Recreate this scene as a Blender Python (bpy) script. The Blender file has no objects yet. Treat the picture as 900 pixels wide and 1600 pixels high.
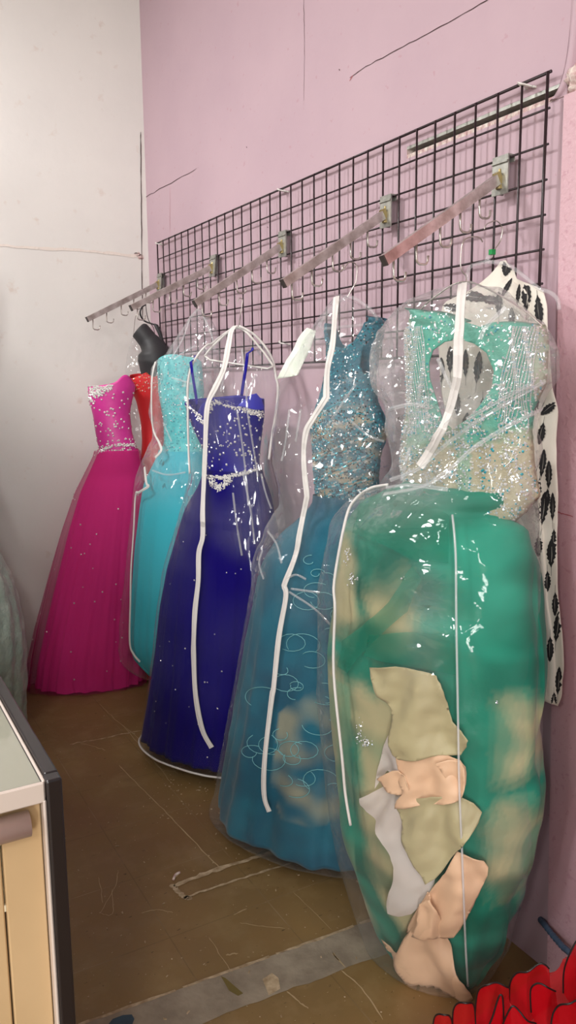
import bpy, bmesh, math, random
from mathutils import Vector, Matrix, noise
from mathutils.bvhtree import BVHTree
from mathutils.geometry import delaunay_2d_cdt
R = random.Random(7)
S = bpy.context.scene
COL = S.collection

# ------------------------------------------------------------------ camera
FOC, YAW, PITCH, ROLL = 1240.0, 0.51945, 0.160788, -0.008934
CAM = Vector((-1.45517, -1.35680, 1.5))
_f = Vector((math.sin(YAW)*math.cos(PITCH), math.cos(YAW)*math.cos(PITCH), -math.sin(PITCH)))
_r0 = Vector((math.cos(YAW), -math.sin(YAW), 0)); _u0 = _r0.cross(_f)
_r = _r0*math.cos(ROLL)+_u0*math.sin(ROLL); _u = _u0*math.cos(ROLL)-_r0*math.sin(ROLL)
cd = bpy.data.cameras.new('camera'); co = bpy.data.objects.new('camera', cd); COL.objects.link(co)
cd.sensor_fit = 'VERTICAL'; cd.sensor_height = 24; cd.lens = FOC/1600*24; cd.clip_start = .02
M3 = Matrix((_r, _u, -_f)).transposed()
co.matrix_world = Matrix.Translation(CAM) @ M3.to_4x4()
S.camera = co
def ray(x, y): return (_f*FOC+_r*(x-450)-_u*(y-800)).normalized()
def floor_pt(x, y, z=0.0):
    d = ray(x, y); return CAM+d*((z-CAM.z)/d.z)
def back_pt(x, y, Y):
    d = ray(x, y); return CAM+d*((Y-CAM.y)/d.y)
def side_pt(x, y, X):
    d = ray(x, y); return CAM+d*((X-CAM.x)/d.x)

# ------------------------------------------------------------------ materials
def newmat(name):
    m = bpy.data.materials.new(name); m.use_nodes = True
    nt = m.node_tree; nt.nodes.clear()
    out = nt.nodes.new('ShaderNodeOutputMaterial')
    return m, nt, out
def N(nt, t, **kw):
    n = nt.nodes.new(t)
    for k, v in kw.items():
        if k in n.inputs.keys(): n.inputs[k].default_value = v
        else: setattr(n, k, v)
    return n
def rgb(r, g, b):   # sRGB 0-255 -> linear
    f = lambda c: (c/255/12.92) if c/255 <= .04045 else ((c/255+.055)/1.055)**2.4
    return (f(r), f(g), f(b), 1)
def noise_fac(nt, scale, detail=4, lo=.35, hi=.65, rough=.55, dist=0, coord='Object', stretch=None):
    tc = N(nt, 'ShaderNodeTexCoord'); src = tc.outputs[coord]
    if stretch:
        mp = N(nt, 'ShaderNodeMapping'); mp.inputs['Scale'].default_value = stretch
        nt.links.new(src, mp.inputs['Vector']); src = mp.outputs['Vector']
    n = N(nt, 'ShaderNodeTexNoise'); n.inputs['Scale'].default_value = scale; n.inputs['Detail'].default_value = detail
    n.inputs['Roughness'].default_value = rough; n.inputs['Distortion'].default_value = dist
    nt.links.new(src, n.inputs['Vector'])
    mr = N(nt, 'ShaderNodeMapRange'); mr.inputs['From Min'].default_value = lo; mr.inputs['From Max'].default_value = hi
    nt.links.new(n.outputs['Fac'], mr.inputs['Value'])
    return mr.outputs['Result']
def mixc(nt, fac, a, b):
    m = N(nt, 'ShaderNodeMix', data_type='RGBA')
    if isinstance(fac, (int, float)): m.inputs[0].default_value = fac
    else: nt.links.new(fac, m.inputs[0])
    for i, v in ((6, a), (7, b)):
        if isinstance(v, tuple): m.inputs[i].default_value = v
        else: nt.links.new(v, m.inputs[i])
    return m.outputs[2]
def bump(nt, h, strength=.3, dist=.01):
    b = N(nt, 'ShaderNodeBump'); b.inputs['Strength'].default_value = strength; b.inputs['Distance'].default_value = dist
    nt.links.new(h, b.inputs['Height']); return b.outputs['Normal']
def pbr(name, col, rough=.5, metal=0, var=None, vscale=8, bscale=0, bstr=.2, bdist=.004, sheen=0, spec=None, attr=None, alpha=None, stretch=None, coat=0, trans=0):
    m, nt, out = newmat(name)
    p = N(nt, 'ShaderNodeBsdfPrincipled'); p.inputs['Roughness'].default_value = rough; p.inputs['Metallic'].default_value = metal
    c = col
    if attr:
        a = N(nt, 'ShaderNodeAttribute'); a.attribute_name = attr; c = a.outputs['Color']
    if var:
        c = mixc(nt, noise_fac(nt, vscale, stretch=stretch), c, var) if not attr else mixc(nt, .0, c, var)
    if isinstance(c, tuple): p.inputs['Base Color'].default_value = c
    else: nt.links.new(c, p.inputs['Base Color'])
    if bscale: nt.links.new(bump(nt, noise_fac(nt, bscale, stretch=stretch, lo=.2, hi=.8), bstr, bdist), p.inputs['Normal'])
    if sheen: p.inputs['Sheen Weight'].default_value = sheen*.25; p.inputs['Sheen Roughness'].default_value = .5
    if spec is not None: p.inputs['Specular IOR Level'].default_value = spec
    if coat: p.inputs['Coat Weight'].default_value = coat; p.inputs['Coat Roughness'].default_value = .1
    if trans: p.inputs['Transmission Weight'].default_value = trans
    if alpha is not None: p.inputs['Alpha'].default_value = alpha
    nt.links.new(p.outputs[0], out.inputs[0])
    return m
def tulle(name, col, alpha):
    """net cloth: some of the light passes straight through, the rest scatters on the threads"""
    m, nt, out = newmat(name)
    d = N(nt, 'ShaderNodeBsdfDiffuse'); d.inputs['Color'].default_value = col
    tl = N(nt, 'ShaderNodeBsdfTranslucent'); tl.inputs['Color'].default_value = col
    a = N(nt, 'ShaderNodeMixShader'); a.inputs[0].default_value = .4
    nt.links.new(d.outputs[0], a.inputs[1]); nt.links.new(tl.outputs[0], a.inputs[2])
    t = N(nt, 'ShaderNodeBsdfTransparent')
    lw = N(nt, 'ShaderNodeLayerWeight'); lw.inputs['Blend'].default_value = .35
    mr = N(nt, 'ShaderNodeMapRange'); mr.inputs['To Min'].default_value = alpha; mr.inputs['To Max'].default_value = min(1, alpha+.35)
    nt.links.new(lw.outputs['Facing'], mr.inputs['Value'])
    x = N(nt, 'ShaderNodeMixShader'); nt.links.new(mr.outputs[0], x.inputs[0])
    nt.links.new(t.outputs[0], x.inputs[1]); nt.links.new(a.outputs[0], x.inputs[2])
    nt.links.new(x.outputs[0], out.inputs[0]); return m
def plastic_film(name, haze=.0, crinkle=.65, scale=17, tint=(.985, .985, .985, 1), stretch=(1, 1, 1), refl=.04, rough=.06, graze=.14):
    """thin clear vinyl: see-through, with flat crumpled facets that catch the lamps and a slight milky haze at grazing angles"""
    m, nt, out = newmat(name)
    tc = N(nt, 'ShaderNodeTexCoord'); mp = N(nt, 'ShaderNodeMapping'); mp.inputs['Scale'].default_value = stretch
    nt.links.new(tc.outputs['Object'], mp.inputs['Vector'])
    def vm(op, a, b=None):
        n = N(nt, 'ShaderNodeVectorMath', operation=op)
        for i, v in enumerate((a, b)):
            if v is None: continue
            if isinstance(v, tuple): n.inputs[i].default_value = v
            elif isinstance(v, float): n.inputs['Scale'].default_value = v
            else: nt.links.new(v, n.inputs['Scale'] if (op == 'SCALE' and i == 1) else n.inputs[i])
        return n.outputs[0]
    n2 = N(nt, 'ShaderNodeTexNoise'); n2.inputs['Scale'].default_value = scale*.35; n2.inputs['Detail'].default_value = 2
    nt.links.new(mp.outputs[0], n2.inputs['Vector'])
    pos = vm('ADD', mp.outputs[0], vm('SCALE', n2.outputs['Color'], .16))
    geo = N(nt, 'ShaderNodeNewGeometry'); tot = geo.outputs['Normal']
    at = N(nt, 'ShaderNodeAttribute'); at.attribute_name = 'crk'
    ad = None
    for sc, k in ((scale, .55), (scale*2.6, .45)):
        v = N(nt, 'ShaderNodeTexVoronoi'); v.inputs['Scale'].default_value = sc; nt.links.new(pos, v.inputs['Vector'])
        q = vm('SCALE', vm('SUBTRACT', v.outputs['Color'], (.5, .5, .5)), k*crinkle*2)
        ad = q if ad is None else vm('ADD', ad, q)
    ad = vm('SCALE', ad, at.outputs['Fac'])
    n3 = N(nt, 'ShaderNodeTexNoise'); n3.inputs['Scale'].default_value = scale*.7; n3.inputs['Detail'].default_value = 3; nt.links.new(mp.outputs[0], n3.inputs['Vector'])
    ad = vm('ADD', ad, vm('SCALE', vm('SUBTRACT', n3.outputs['Color'], (.5, .5, .5)), .35*crinkle))
    nm = vm('NORMALIZE', vm('ADD', tot, ad))
    t = N(nt, 'ShaderNodeBsdfTransparent'); t.inputs['Color'].default_value = tint
    g = N(nt, 'ShaderNodeBsdfGlossy'); g.inputs['Roughness'].default_value = rough; nt.links.new(nm, g.inputs['Normal'])
    d = N(nt, 'ShaderNodeBsdfDiffuse'); d.inputs['Color'].default_value = (.85, .86, .88, 1)
    lw = N(nt, 'ShaderNodeLayerWeight'); lw.inputs['Blend'].default_value = .5; nt.links.new(nm, lw.inputs['Normal'])
    def mth(op, a, b, c=0.0):
        n = N(nt, 'ShaderNodeMath', operation=op); n.use_clamp = op == 'MULTIPLY_ADD'
        for i, v in enumerate((a, b, c)):
            if isinstance(v, (int, float)): n.inputs[i].default_value = v
            else: nt.links.new(v, n.inputs[i])
        return n.outputs[0]
    fm = mth('ADD', mth('MULTIPLY_ADD', mth('POWER', lw.outputs['Facing'], 4.5), .5, refl*.35), mth('MULTIPLY', mth('MINIMUM', at.outputs['Fac'], 1.2), refl*1.5))
    lw2 = N(nt, 'ShaderNodeLayerWeight'); lw2.inputs['Blend'].default_value = .5
    hm = mth('ADD', mth('MULTIPLY_ADD', mth('POWER', lw2.outputs['Facing'], 3.0), graze, haze), mth('MULTIPLY', at.outputs['Fac'], .065))
    x1 = N(nt, 'ShaderNodeMixShader'); nt.links.new(hm, x1.inputs[0]); nt.links.new(t.outputs[0], x1.inputs[1]); nt.links.new(d.outputs[0], x1.inputs[2])
    x2 = N(nt, 'ShaderNodeMixShader'); nt.links.new(fm, x2.inputs[0]); nt.links.new(x1.outputs[0], x2.inputs[1]); nt.links.new(g.outputs[0], x2.inputs[2])
    nt.links.new(x2.outputs[0], out.inputs[0]); return m

MAT = {}
MAT['black_wire'] = pbr('black_wire', rgb(38, 24, 28), .35)
MAT['chrome'] = pbr('brushed_chrome', rgb(218, 214, 208), .3, .85, var=rgb(176, 168, 160), vscale=30)
MAT['steel'] = pbr('dull_steel', rgb(176, 176, 168), .45, .6, var=rgb(140, 140, 134), vscale=40)
MAT['brass'] = pbr('gold_weld', rgb(176, 158, 112), .4, .8)
MAT['dark_plastic'] = pbr('dark_plastic', rgb(60, 55, 52), .5)
MAT['white_plastic'] = pbr('white_plastic', rgb(225, 222, 216), .35)
MAT['clear_plastic'] = plastic_film('clear_hanger_plastic', haze=.14, crinkle=.05, scale=20, refl=.06)
MAT['zip_tape'] = pbr('white_zipper_tape', rgb(214, 210, 206), .7, bscale=300, bstr=.15, bdist=.001)
MAT['silver'] = pbr('silver_rhinestones', rgb(236, 234, 230), .2, .45)
MAT['dark_stone'] = pbr('dark_stones', rgb(40, 62, 72), .15, .6)
MAT['aqua_stone'] = pbr('aqua_stones', rgb(60, 178, 194), .2, .35)
MAT['white_stone'] = pbr('iridescent_stones', rgb(238, 232, 234), .15, .3, var=rgb(190, 210, 225), vscale=60)
MAT['black_print'] = pbr('black_feather_ink', rgb(32, 30, 32), .8)
MAT['red_gem'] = pbr('red_gold_stones', rgb(250, 150, 110), .15, .8)

# ------------------------------------------------------------------ object helpers
def link(name, me, parent=None, loc=(0, 0, 0)):
    o = bpy.data.objects.new(name, me); COL.objects.link(o); o.location = loc
    if parent: o.parent = parent
    return o
def thing(name, label, cat, loc, group=None):
    o = link(name, None, None, loc); o.empty_display_size = .05
    return tag(o, label, cat, group)
def tag(o, label, cat, group=None):
    o['label'] = label; o['category'] = cat
    if group: o['group'] = group
    return o
def mesh(name, verts, faces, mats, smooth=True, parent=None, origin=None, midx=None):
    """verts in world space; origin = world location of the parent (or of the object itself)"""
    og = Vector(origin) if origin is not None else Vector((0, 0, 0))
    me = bpy.data.meshes.new(name); me.from_pydata([Vector(v)-og for v in verts], [], faces)
    for m in (mats if isinstance(mats, (list, tuple)) else [mats]): me.materials.append(m)
    if smooth: me.polygons.foreach_set('use_smooth', [True]*len(me.polygons))
    if midx: me.polygons.foreach_set('material_index', midx)
    me.update()
    return link(name, me, parent, (0, 0, 0) if parent else og)
class MB:
    def __init__(s): s.v = []; s.f = []; s.m = []
    def add(s, vs, fs, mi=0):
        o = len(s.v); s.v += [Vector(v) for v in vs]; s.f += [tuple(i+o for i in f) for f in fs]; s.m += [mi]*len(fs)
    def box(s, a, b, mi=0):
        (x0, y0, z0), (x1, y1, z1) = a, b
        vs = [(x0,y0,z0),(x1,y0,z0),(x1,y1,z0),(x0,y1,z0),(x0,y0,z1),(x1,y0,z1),(x1,y1,z1),(x0,y1,z1)]
        s.add(vs, [(0,3,2,1),(4,5,6,7),(0,1,5,4),(1,2,6,5),(2,3,7,6),(3,0,4,7)], mi)
    def bar(s, a, b, w, h, up=(0, 0, 1), mi=0):
        a, b = Vector(a), Vector(b); d = (b-a).normalized(); sd = d.cross(Vector(up)).normalized(); up = sd.cross(d)
        vs = [p+sd*x*w/2+up*y*h/2 for p in (a, b) for x, y in ((-1,-1),(1,-1),(1,1),(-1,1))]
        s.add(vs, [(0,3,2,1),(4,5,6,7),(0,1,5,4),(1,2,6,5),(2,3,7,6),(3,0,4,7)], mi)
    def tube(s, pts, r, n=8, mi=0, caps=True, flat=1.0):
        pts = [Vector(p) for p in pts]; rs = r if isinstance(r, (list, tuple)) else [r]*len(pts)
        o = len(s.v); prev = None
        for i, p in enumerate(pts):
            d = (pts[min(i+1, len(pts)-1)]-pts[max(i-1, 0)]).normalized()
            if prev is None: ref = Vector((0, 0, 1)) if abs(d.z) < .9 else Vector((1, 0, 0)); sx = d.cross(ref).normalized()
            else: sx = (prev-d*prev.dot(d)).normalized()
            sy = d.cross(sx); prev = sx
            for k in range(n):
                a = 2*math.pi*k/n; s.v.append(p+sx*math.cos(a)*rs[i]+sy*math.sin(a)*rs[i]*flat)
        L = len(pts)
        for i in range(L-1):
            for k in range(n):
                k2 = (k+1) % n; s.f.append((o+i*n+k, o+i*n+k2, o+(i+1)*n+k2, o+(i+1)*n+k)); s.m.append(mi)
        if caps:
            s.f.append(tuple(o+k for k in reversed(range(n)))); s.m.append(mi)
            s.f.append(tuple(o+(L-1)*n+k for k in range(n))); s.m.append(mi)
    def bead(s, p, n, r, mi=0):
        p, n = Vector(p), Vector(n).normalized()
        a = n.orthogonal().normalized(); t = R.random()*6.3; b = n.cross(a); a, b = a*math.cos(t)+b*math.sin(t), b*math.cos(t)-a*math.sin(t)
        tilt = n+a*R.uniform(-.35, .35)+b*R.uniform(-.35, .35)
        vs = [p+a*r, p+b*r, p-a*r, p-b*r, p+tilt*r*.8, p-n*r*.3]
        s.add(vs, [(0,1,4),(1,2,4),(2,3,4),(3,0,4),(1,0,5),(2,1,5),(3,2,5),(0,3,5)], mi)
    def build(s, name, mats, parent=None, origin=None, smooth=False):
        return mesh(name, s.v, s.f, mats, smooth, parent, origin, s.m)
def catmull(pts, n=6):
    pts = [Vector(p) for p in pts]; out = []
    for i in range(len(pts)-1):
        p0, p1, p2, p3 = pts[max(i-1, 0)], pts[i], pts[i+1], pts[min(i+2, len(pts)-1)]
        for k in range(n):
            t = k/n
            out.append(.5*((2*p1)+(p2-p0)*t+(2*p0-5*p1+4*p2-p3)*t*t+(3*p1-p0-3*p2+p3)*t*t*t))
    out.append(pts[-1]); return out
def px_line(pts, n=6): return [(p.x, p.y) for p in catmull([(a, b, 0) for a, b in pts], n)]
def interp(tab, z):
    if z <= tab[0][0]: return tab[0][1]
    for (z0, a), (z1, b) in zip(tab, tab[1:]):
        if z <= z1: return a+(b-a)*(z-z0)/max(1e-9, z1-z0)
    return tab[-1][1]
def smooth_tab(tab, z, h=.02): return (interp(tab, z-h)+2*interp(tab, z)+interp(tab, z+h))/4
def inside(x, y, poly):
    c = False; j = len(poly)-1
    for i in range(len(poly)):
        (xi, yi), (xj, yj) = poly[i], poly[j]
        if (yi > y) != (yj > y) and x < (xj-xi)*(y-yi)/(yj-yi)+xi: c = not c
        j = i
    return c

class Frame:
    """the vertical plane a garment hangs in: axis point + its width direction"""
    def __init__(s, ax, ay, ux, uy):
        l = math.hypot(ux, uy); s.a = Vector((ax, ay, 0)); s.U = Vector((ux/l, uy/l, 0)); s.V = Vector((uy/l, -ux/l, 0))
        vd = Vector((ax-CAM.x, ay-CAM.y, 0)).normalized(); pr = Vector((vd.y, -vd.x, 0))
        c = abs(s.U.dot(pr)); s.tan = math.sqrt(max(0, 1-c*c))/max(c, .2)
    def uz(s, px, py):
        d = ray(px, py); t = (s.a-CAM).dot(s.V)/d.dot(s.V); p = CAM+d*t
        return (p-s.a).dot(s.U), p.z
    def P(s, u, v, z): return s.a+s.U*u+s.V*v+Vector((0, 0, z))

class Loft:
    def __init__(s, fr, left, right, rho, zb=None, zt=None, rings=40, segs=96, cv=None, fold=None, top=None, power=1.0, ridges=None, crumple=None, uoff=0, smooth_h=.02):
        L = sorted([fr.uz(*p)[::-1] for p in left]); Rr = sorted([fr.uz(*p)[::-1] for p in right])
        if zb is None: zb = max(.006, min(L[0][0], Rr[0][0]))
        if zt is None: zt = max(L[-1][0], Rr[-1][0])
        s.fr, s.zb, s.zt, s.rings, s.segs = fr, zb, zt, rings, segs
        s.verts = []; s.faces = []; s.uvz = []
        for i in range(rings+1):
            t = i/rings; z0 = zb+(zt-zb)*t
            for k in range(segs):
                th = 2*math.pi*k/segs; z = z0
                if top: z = zb+(top(th)-zb)*t      # shaped upper edge
                uL, uR = smooth_tab(L, z, smooth_h), smooth_tab(Rr, z, smooth_h)
                c, hw = (uL+uR)/2, max(.006, (uR-uL)/2)
                ro = rho(z) if callable(rho) else rho
                a = hw/math.sqrt(1+ro*ro*fr.tan**2); b = hw*ro
                ct, st = math.cos(th), math.sin(th)
                if power != 1: ct, st = math.copysign(abs(ct)**power, ct), math.copysign(abs(st)**power, st)
                m = 1+(fold(th, z) if fold else 0)
                u, v = c+a*ct*m, b*st*m+(cv(z) if cv else 0)
                if ridges:
                    for line, amp, w in ridges:
                        dd = min(seg_dist(u, z, *q) for q in line)
                        if dd < 3*w and st > -.3: v += amp*math.exp(-(dd/w)**2)*(1 if st >= 0 else 1+st/.3)
                p = fr.P(u, v, z)
                if crumple:
                    amp, sc = crumple; amp = amp(z) if callable(amp) else amp
                    q = noise.noise_vector(Vector((p.x*sc, p.y*sc, z*sc)))+.5*noise.noise_vector(Vector((p.x*sc*2.3, p.y*sc*2.3, z*sc*2.3+9)))
                    p += q*amp
                if p.z < .004: p.z = .004
                s.verts.append(p); s.uvz.append((u, z))
        for i in range(rings):
            for k in range(segs):
                k2 = (k+1) % segs; s.faces.append(((i+1)*segs+k, (i+1)*segs+k2, i*segs+k2, i*segs+k))
        s.bvh = None
    def cap(s, bottom=True, top=False):
        if bottom:
            c = sum(s.verts[:s.segs], Vector())/s.segs; s.verts.append(c); s.uvz.append((0, c.z)); i = len(s.verts)-1
            s.faces += [(k, k2, i) for k, k2 in ((k, (k+1) % s.segs) for k in range(s.segs))]
        if top:
            o = s.rings*s.segs; c = sum(s.verts[o:o+s.segs], Vector())/s.segs; s.verts.append(c); s.uvz.append((0, c.z)); i = len(s.verts)-1
            s.faces += [(o+(k+1) % s.segs, o+k, i) for k in range(s.segs)]
    def tree(s):
        if s.bvh is None: s.bvh = BVHTree.FromPolygons(s.verts, s.faces)
        return s.bvh
    def hit(s, px, py, off=0.0):
        loc, nrm, i, dist = s.tree().ray_cast(CAM, ray(px, py))
        if loc is None:
            u, z = s.fr.uz(px, py); p = s.fr.P(u, 0, z); loc, nrm, i, dist = s.tree().find_nearest(p)
        d = (CAM-loc)
        if nrm.dot(d) < 0: nrm = -nrm
        return loc+nrm*off, nrm
    def scatter(s, n, keep=None):
        ar = []; tot = 0
        for f in s.faces:
            a, b, c = (s.verts[f[j]] for j in range(3)); d = s.verts[f[-1]]
            tot += (b-a).cross(d-a).length; ar.append(tot)
        import bisect
        out = []
        for _ in range(n):
            f = s.faces[min(len(ar)-1, bisect.bisect(ar, R.random()*tot))]; w = [R.random() for _ in f]; q = sum(w)
            p = sum((s.verts[j]*x for j, x in zip(f, w)), Vector())/q
            u = sum(s.uvz[j][0]*x for j, x in zip(f, w))/q
            a, b, d = s.verts[f[0]], s.verts[f[1]], s.verts[f[-1]]; nr = (b-a).cross(d-a).normalized()
            if keep is None or keep(u, p.z, p): out.append((p, nr))
        return out
    def build(s, name, mats, parent, tint=None, thick=0, crk=None):
        o = mesh(name, s.verts, s.faces, mats, True, parent, parent.location)
        if tint: add_tint(o, [tint(u, z, v) for (u, z), v in zip(s.uvz, s.verts)])
        if crk:
            at = o.data.attributes.new('crk', 'FLOAT', 'POINT')
            for i, (u, z) in enumerate(s.uvz): at.data[i].value = crk(u, z, s.verts[i])
        if thick:
            md = o.modifiers.new('thick', 'SOLIDIFY'); md.thickness = thick; md.offset = -1
        return o
class Nearest:
    """several lofts treated as one surface: the one met first counts"""
    def __init__(s, *lofts): s.l = lofts
    def hit(s, px, py, off=0.0): return min((l.hit(px, py, off) for l in s.l), key=lambda h: (h[0]-CAM).length)
def seg_dist(u, z, a, b):
    (x0, y0), (x1, y1) = a, b; dx, dy = x1-x0, y1-y0; t = ((u-x0)*dx+(z-y0)*dy)/max(1e-9, dx*dx+dy*dy); t = min(1, max(0, t))
    return math.hypot(u-x0-t*dx, z-y0-t*dy)
def shell(poly, fr, depth, v0=0.0):
    """front and back of a bodice cut to a pixel outline: two halves that meet along the side edges"""
    def half(sign):
        def f(x, y, off=0.0):
            xs = []
            for (x0, y0), (x1, y1) in zip(poly, poly[1:]+poly[:1]):
                if (y0 > y) != (y1 > y): xs.append(x0+(x1-x0)*(y-y0)/(y1-y0))
            u, z = fr.uz(x, y)
            if len(xs) < 2: return fr.P(u, v0+off, z)
            c, hw = (min(xs)+max(xs))/2, (max(xs)-min(xs))/2
            q = max(-1, min(1, (x-c)/max(hw, 1))); w = math.sqrt(max(0, 1-q*q))
            return fr.P(u, v0+sign*depth(z, q)*w+off, z)
        return f
    return half(1), half(-1)
def add_tint(o, cols):
    at = o.data.color_attributes.new('tint', 'FLOAT_COLOR', 'POINT')
    for i, c in enumerate(cols): at.data[i].color = c
def patch(poly, mapper, step=6, holes=()):
    """fills a pixel outline with triangles and lays every point on a surface: mapper(px, py) -> point"""
    pts = []; edges = []
    def ring(p):
        o = len(pts); q = []
        for (x0, y0), (x1, y1) in zip(p, p[1:]+p[:1]):
            n = max(1, int(math.hypot(x1-x0, y1-y0)/step))
            q += [(x0+(x1-x0)*i/n, y0+(y1-y0)*i/n) for i in range(n)]
        pts.extend(q); edges.extend((o+i, o+(i+1) % len(q)) for i in range(len(q)))
    poly = list(poly); ring(poly)
    for h in holes: ring(list(h))
    xs = [p[0] for p in poly]; ys = [p[1] for p in poly]
    y = min(ys)+step/2; row = 0
    while y < max(ys):
        x = min(xs)+(step/2 if row % 2 else 0)
        while x < max(xs):
            if inside(x, y, poly) and not any(inside(x, y, h) for h in holes): pts.append((x, y))
            x += step
        y += step*.87; row += 1
    r = delaunay_2d_cdt([Vector(p) for p in pts], edges, [], 0, 1e-4)
    vs, fs = r[0], []
    for f in r[2]:
        cx, cy = sum(vs[i].x for i in f)/3, sum(vs[i].y for i in f)/3
        if inside(cx, cy, poly) and not any(inside(cx, cy, h) for h in holes): fs.append(tuple(reversed(f)))
    return [mapper(v.x, v.y) for v in vs], fs, [(v.x, v.y) for v in vs]
def solid(o, t, off=0): md = o.modifiers.new('thick', 'SOLIDIFY'); md.thickness = t; md.offset = off; return o
def ribbon(name, line, w, th, surf, mat, parent, off=.002, ridge=True):
    q = [surf.hit(x, y, off) for x, y in line]
    P = [a for a, b in q]; Nn = [b for a, b in q]
    for _ in range(2): Nn = [(Nn[max(i-1, 0)]+Nn[i]*2+Nn[min(i+1, len(Nn)-1)]).normalized() for i in range(len(Nn))]
    vs, fs = [], []
    for i, p in enumerate(P):
        d = (P[min(i+1, len(P)-1)]-P[max(i-1, 0)]).normalized(); n = Nn[i]; sd = d.cross(n).normalized(); n = sd.cross(d)
        ww = w*(1+.06*math.sin(i*.7))
        vs += [p-sd*ww/2, p-sd*ww*.16+n*th*.25, p+n*th*1.1, p+sd*ww*.16+n*th*.25, p+sd*ww/2, p+sd*ww/2-n*th, p-sd*ww/2-n*th]
    k = 7
    for i in range(len(P)-1):
        for j in range(k): fs.append((i*k+j, i*k+(j+1) % k, (i+1)*k+(j+1) % k, (i+1)*k+j))
    fs += [tuple(range(k-1, -1, -1)), tuple((len(P)-1)*k+j for j in range(k))]
    return mesh(name, vs, fs, mat, False, parent, parent.location)
def piping(name, line, r, surf, mat, parent, off=.001):
    b = MB(); b.tube([surf.hit(x, y, off)[0] for x, y in line], r, 6); return b.build(name, mat, parent, parent.location, True)
def folds(n1, a1, n2, a2, z0, z1, seed=0):
    """vertical gathers that deepen towards the hem"""
    def f(th, z):
        t = min(1, max(0, (z0-z)/(z0-z1)))
        w = .6*noise.noise(Vector((math.cos(th)*1.5, math.sin(th)*1.5, z*1.3+seed)))
        return t*(a1*math.sin(n1*th+3*w+seed)+a2*math.sin(n2*th+5*w+2*seed))
    return f
# ================================================================== the room
WX, BY, H = 0.024, 2.64, 3.6
def struct(o): o['kind'] = 'structure'; return o
# painted pink wall
m, nt, out = newmat('pink_wall_paint')
p = N(nt, 'ShaderNodeBsdfPrincipled'); p.inputs['Roughness'].default_value = .62; p.inputs['Specular IOR Level'].default_value = .3
c = mixc(nt, noise_fac(nt, 2.2, 5), rgb(186, 160, 170), rgb(191, 165, 174))
c = mixc(nt, noise_fac(nt, 34, 3, .66, .72), c, rgb(184, 150, 158))
nt.links.new(c, p.inputs['Base Color']); nt.links.new(bump(nt, noise_fac(nt, 24, 6, .2, .8), .10, .004), p.inputs['Normal'])
nt.links.new(p.outputs[0], out.inputs[0]); MAT['pink'] = m
m, nt, out = newmat('stippled_pink_plaster')
p = N(nt, 'ShaderNodeBsdfPrincipled'); p.inputs['Roughness'].default_value = .55
c = mixc(nt, noise_fac(nt, 60, 3, .6, .68), rgb(204, 166, 175), rgb(193, 151, 161))
nt.links.new(c, p.inputs['Base Color']); nt.links.new(bump(nt, noise_fac(nt, 75, 4, .45, .75), .28, .004), p.inputs['Normal'])
nt.links.new(p.outputs[0], out.inputs[0]); MAT['stipple'] = m
MAT['redpink'] = pbr('old_rose_paint', rgb(172, 92, 98), .6, bscale=50, bstr=.2)
MAT['crack'] = pbr('dark_crack', rgb(70, 48, 48), .9)
MAT['plaster'] = pbr('bare_plaster', rgb(226, 216, 206), .9, var=rgb(190, 150, 150), vscale=70, bscale=90, bstr=.6)
m, nt, out = newmat('cream_wall_paint')
p = N(nt, 'ShaderNodeBsdfPrincipled'); p.inputs['Roughness'].default_value = .7; p.inputs['Specular IOR Level'].default_value = .25
c = mixc(nt, noise_fac(nt, 1.7, 6), rgb(220, 217, 212), rgb(226, 223, 217))
c = mixc(nt, noise_fac(nt, 13, 5, .62, .75), c, rgb(212, 200, 190))
nt.links.new(c, p.inputs['Base Color']); nt.links.new(bump(nt, noise_fac(nt, 18, 6, .2, .8), .16, .006), p.inputs['Normal'])
nt.links.new(p.outputs[0], out.inputs[0]); MAT['cream'] = m

def strip_on(mb, fn, line, w, mi, lift):
    """thin flat sliver following a line on a surface given by fn(px,py)->point, lift = offset vector"""
    P = [fn(x, y)+lift for x, y in line]; n = Vector(lift).normalized(); vs = []; L = len(P)
    for i, q in enumerate(P):
        d = (P[min(i+1, L-1)]-P[max(i-1, 0)]).normalized(); sd = d.cross(n).normalized()
        ww = w*(.35 if i in (0, L-1) else 1)*R.uniform(.6, 1.2); vs += [q-sd*ww/2, q+sd*ww/2]
    mb.add(vs, [(2*i, 2*i+1, 2*i+3, 2*i+2) for i in range(L-1)], mi)
def jag(pts, n=5, a=1.0): return [(x+R.uniform(-a, a), y+R.uniform(-a, a)) for x, y in px_line(pts, n)]

b = MB()
ya, yb = -.035, BY            # the smooth board
sz0, sz1, sy1 = 2.124, 2.156, .535
for (y0, y1, z0, z1) in ((ya, yb, 0, sz0), (sy1, yb, sz0, sz1), (ya, yb, sz1, H)):
    b.add([(WX, y0-(.075 if z0 == 0 else 0), z0), (WX, y1, z0), (WX, y1, z1), (WX, y0, z1)], [(0, 1, 2, 3)])
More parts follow.
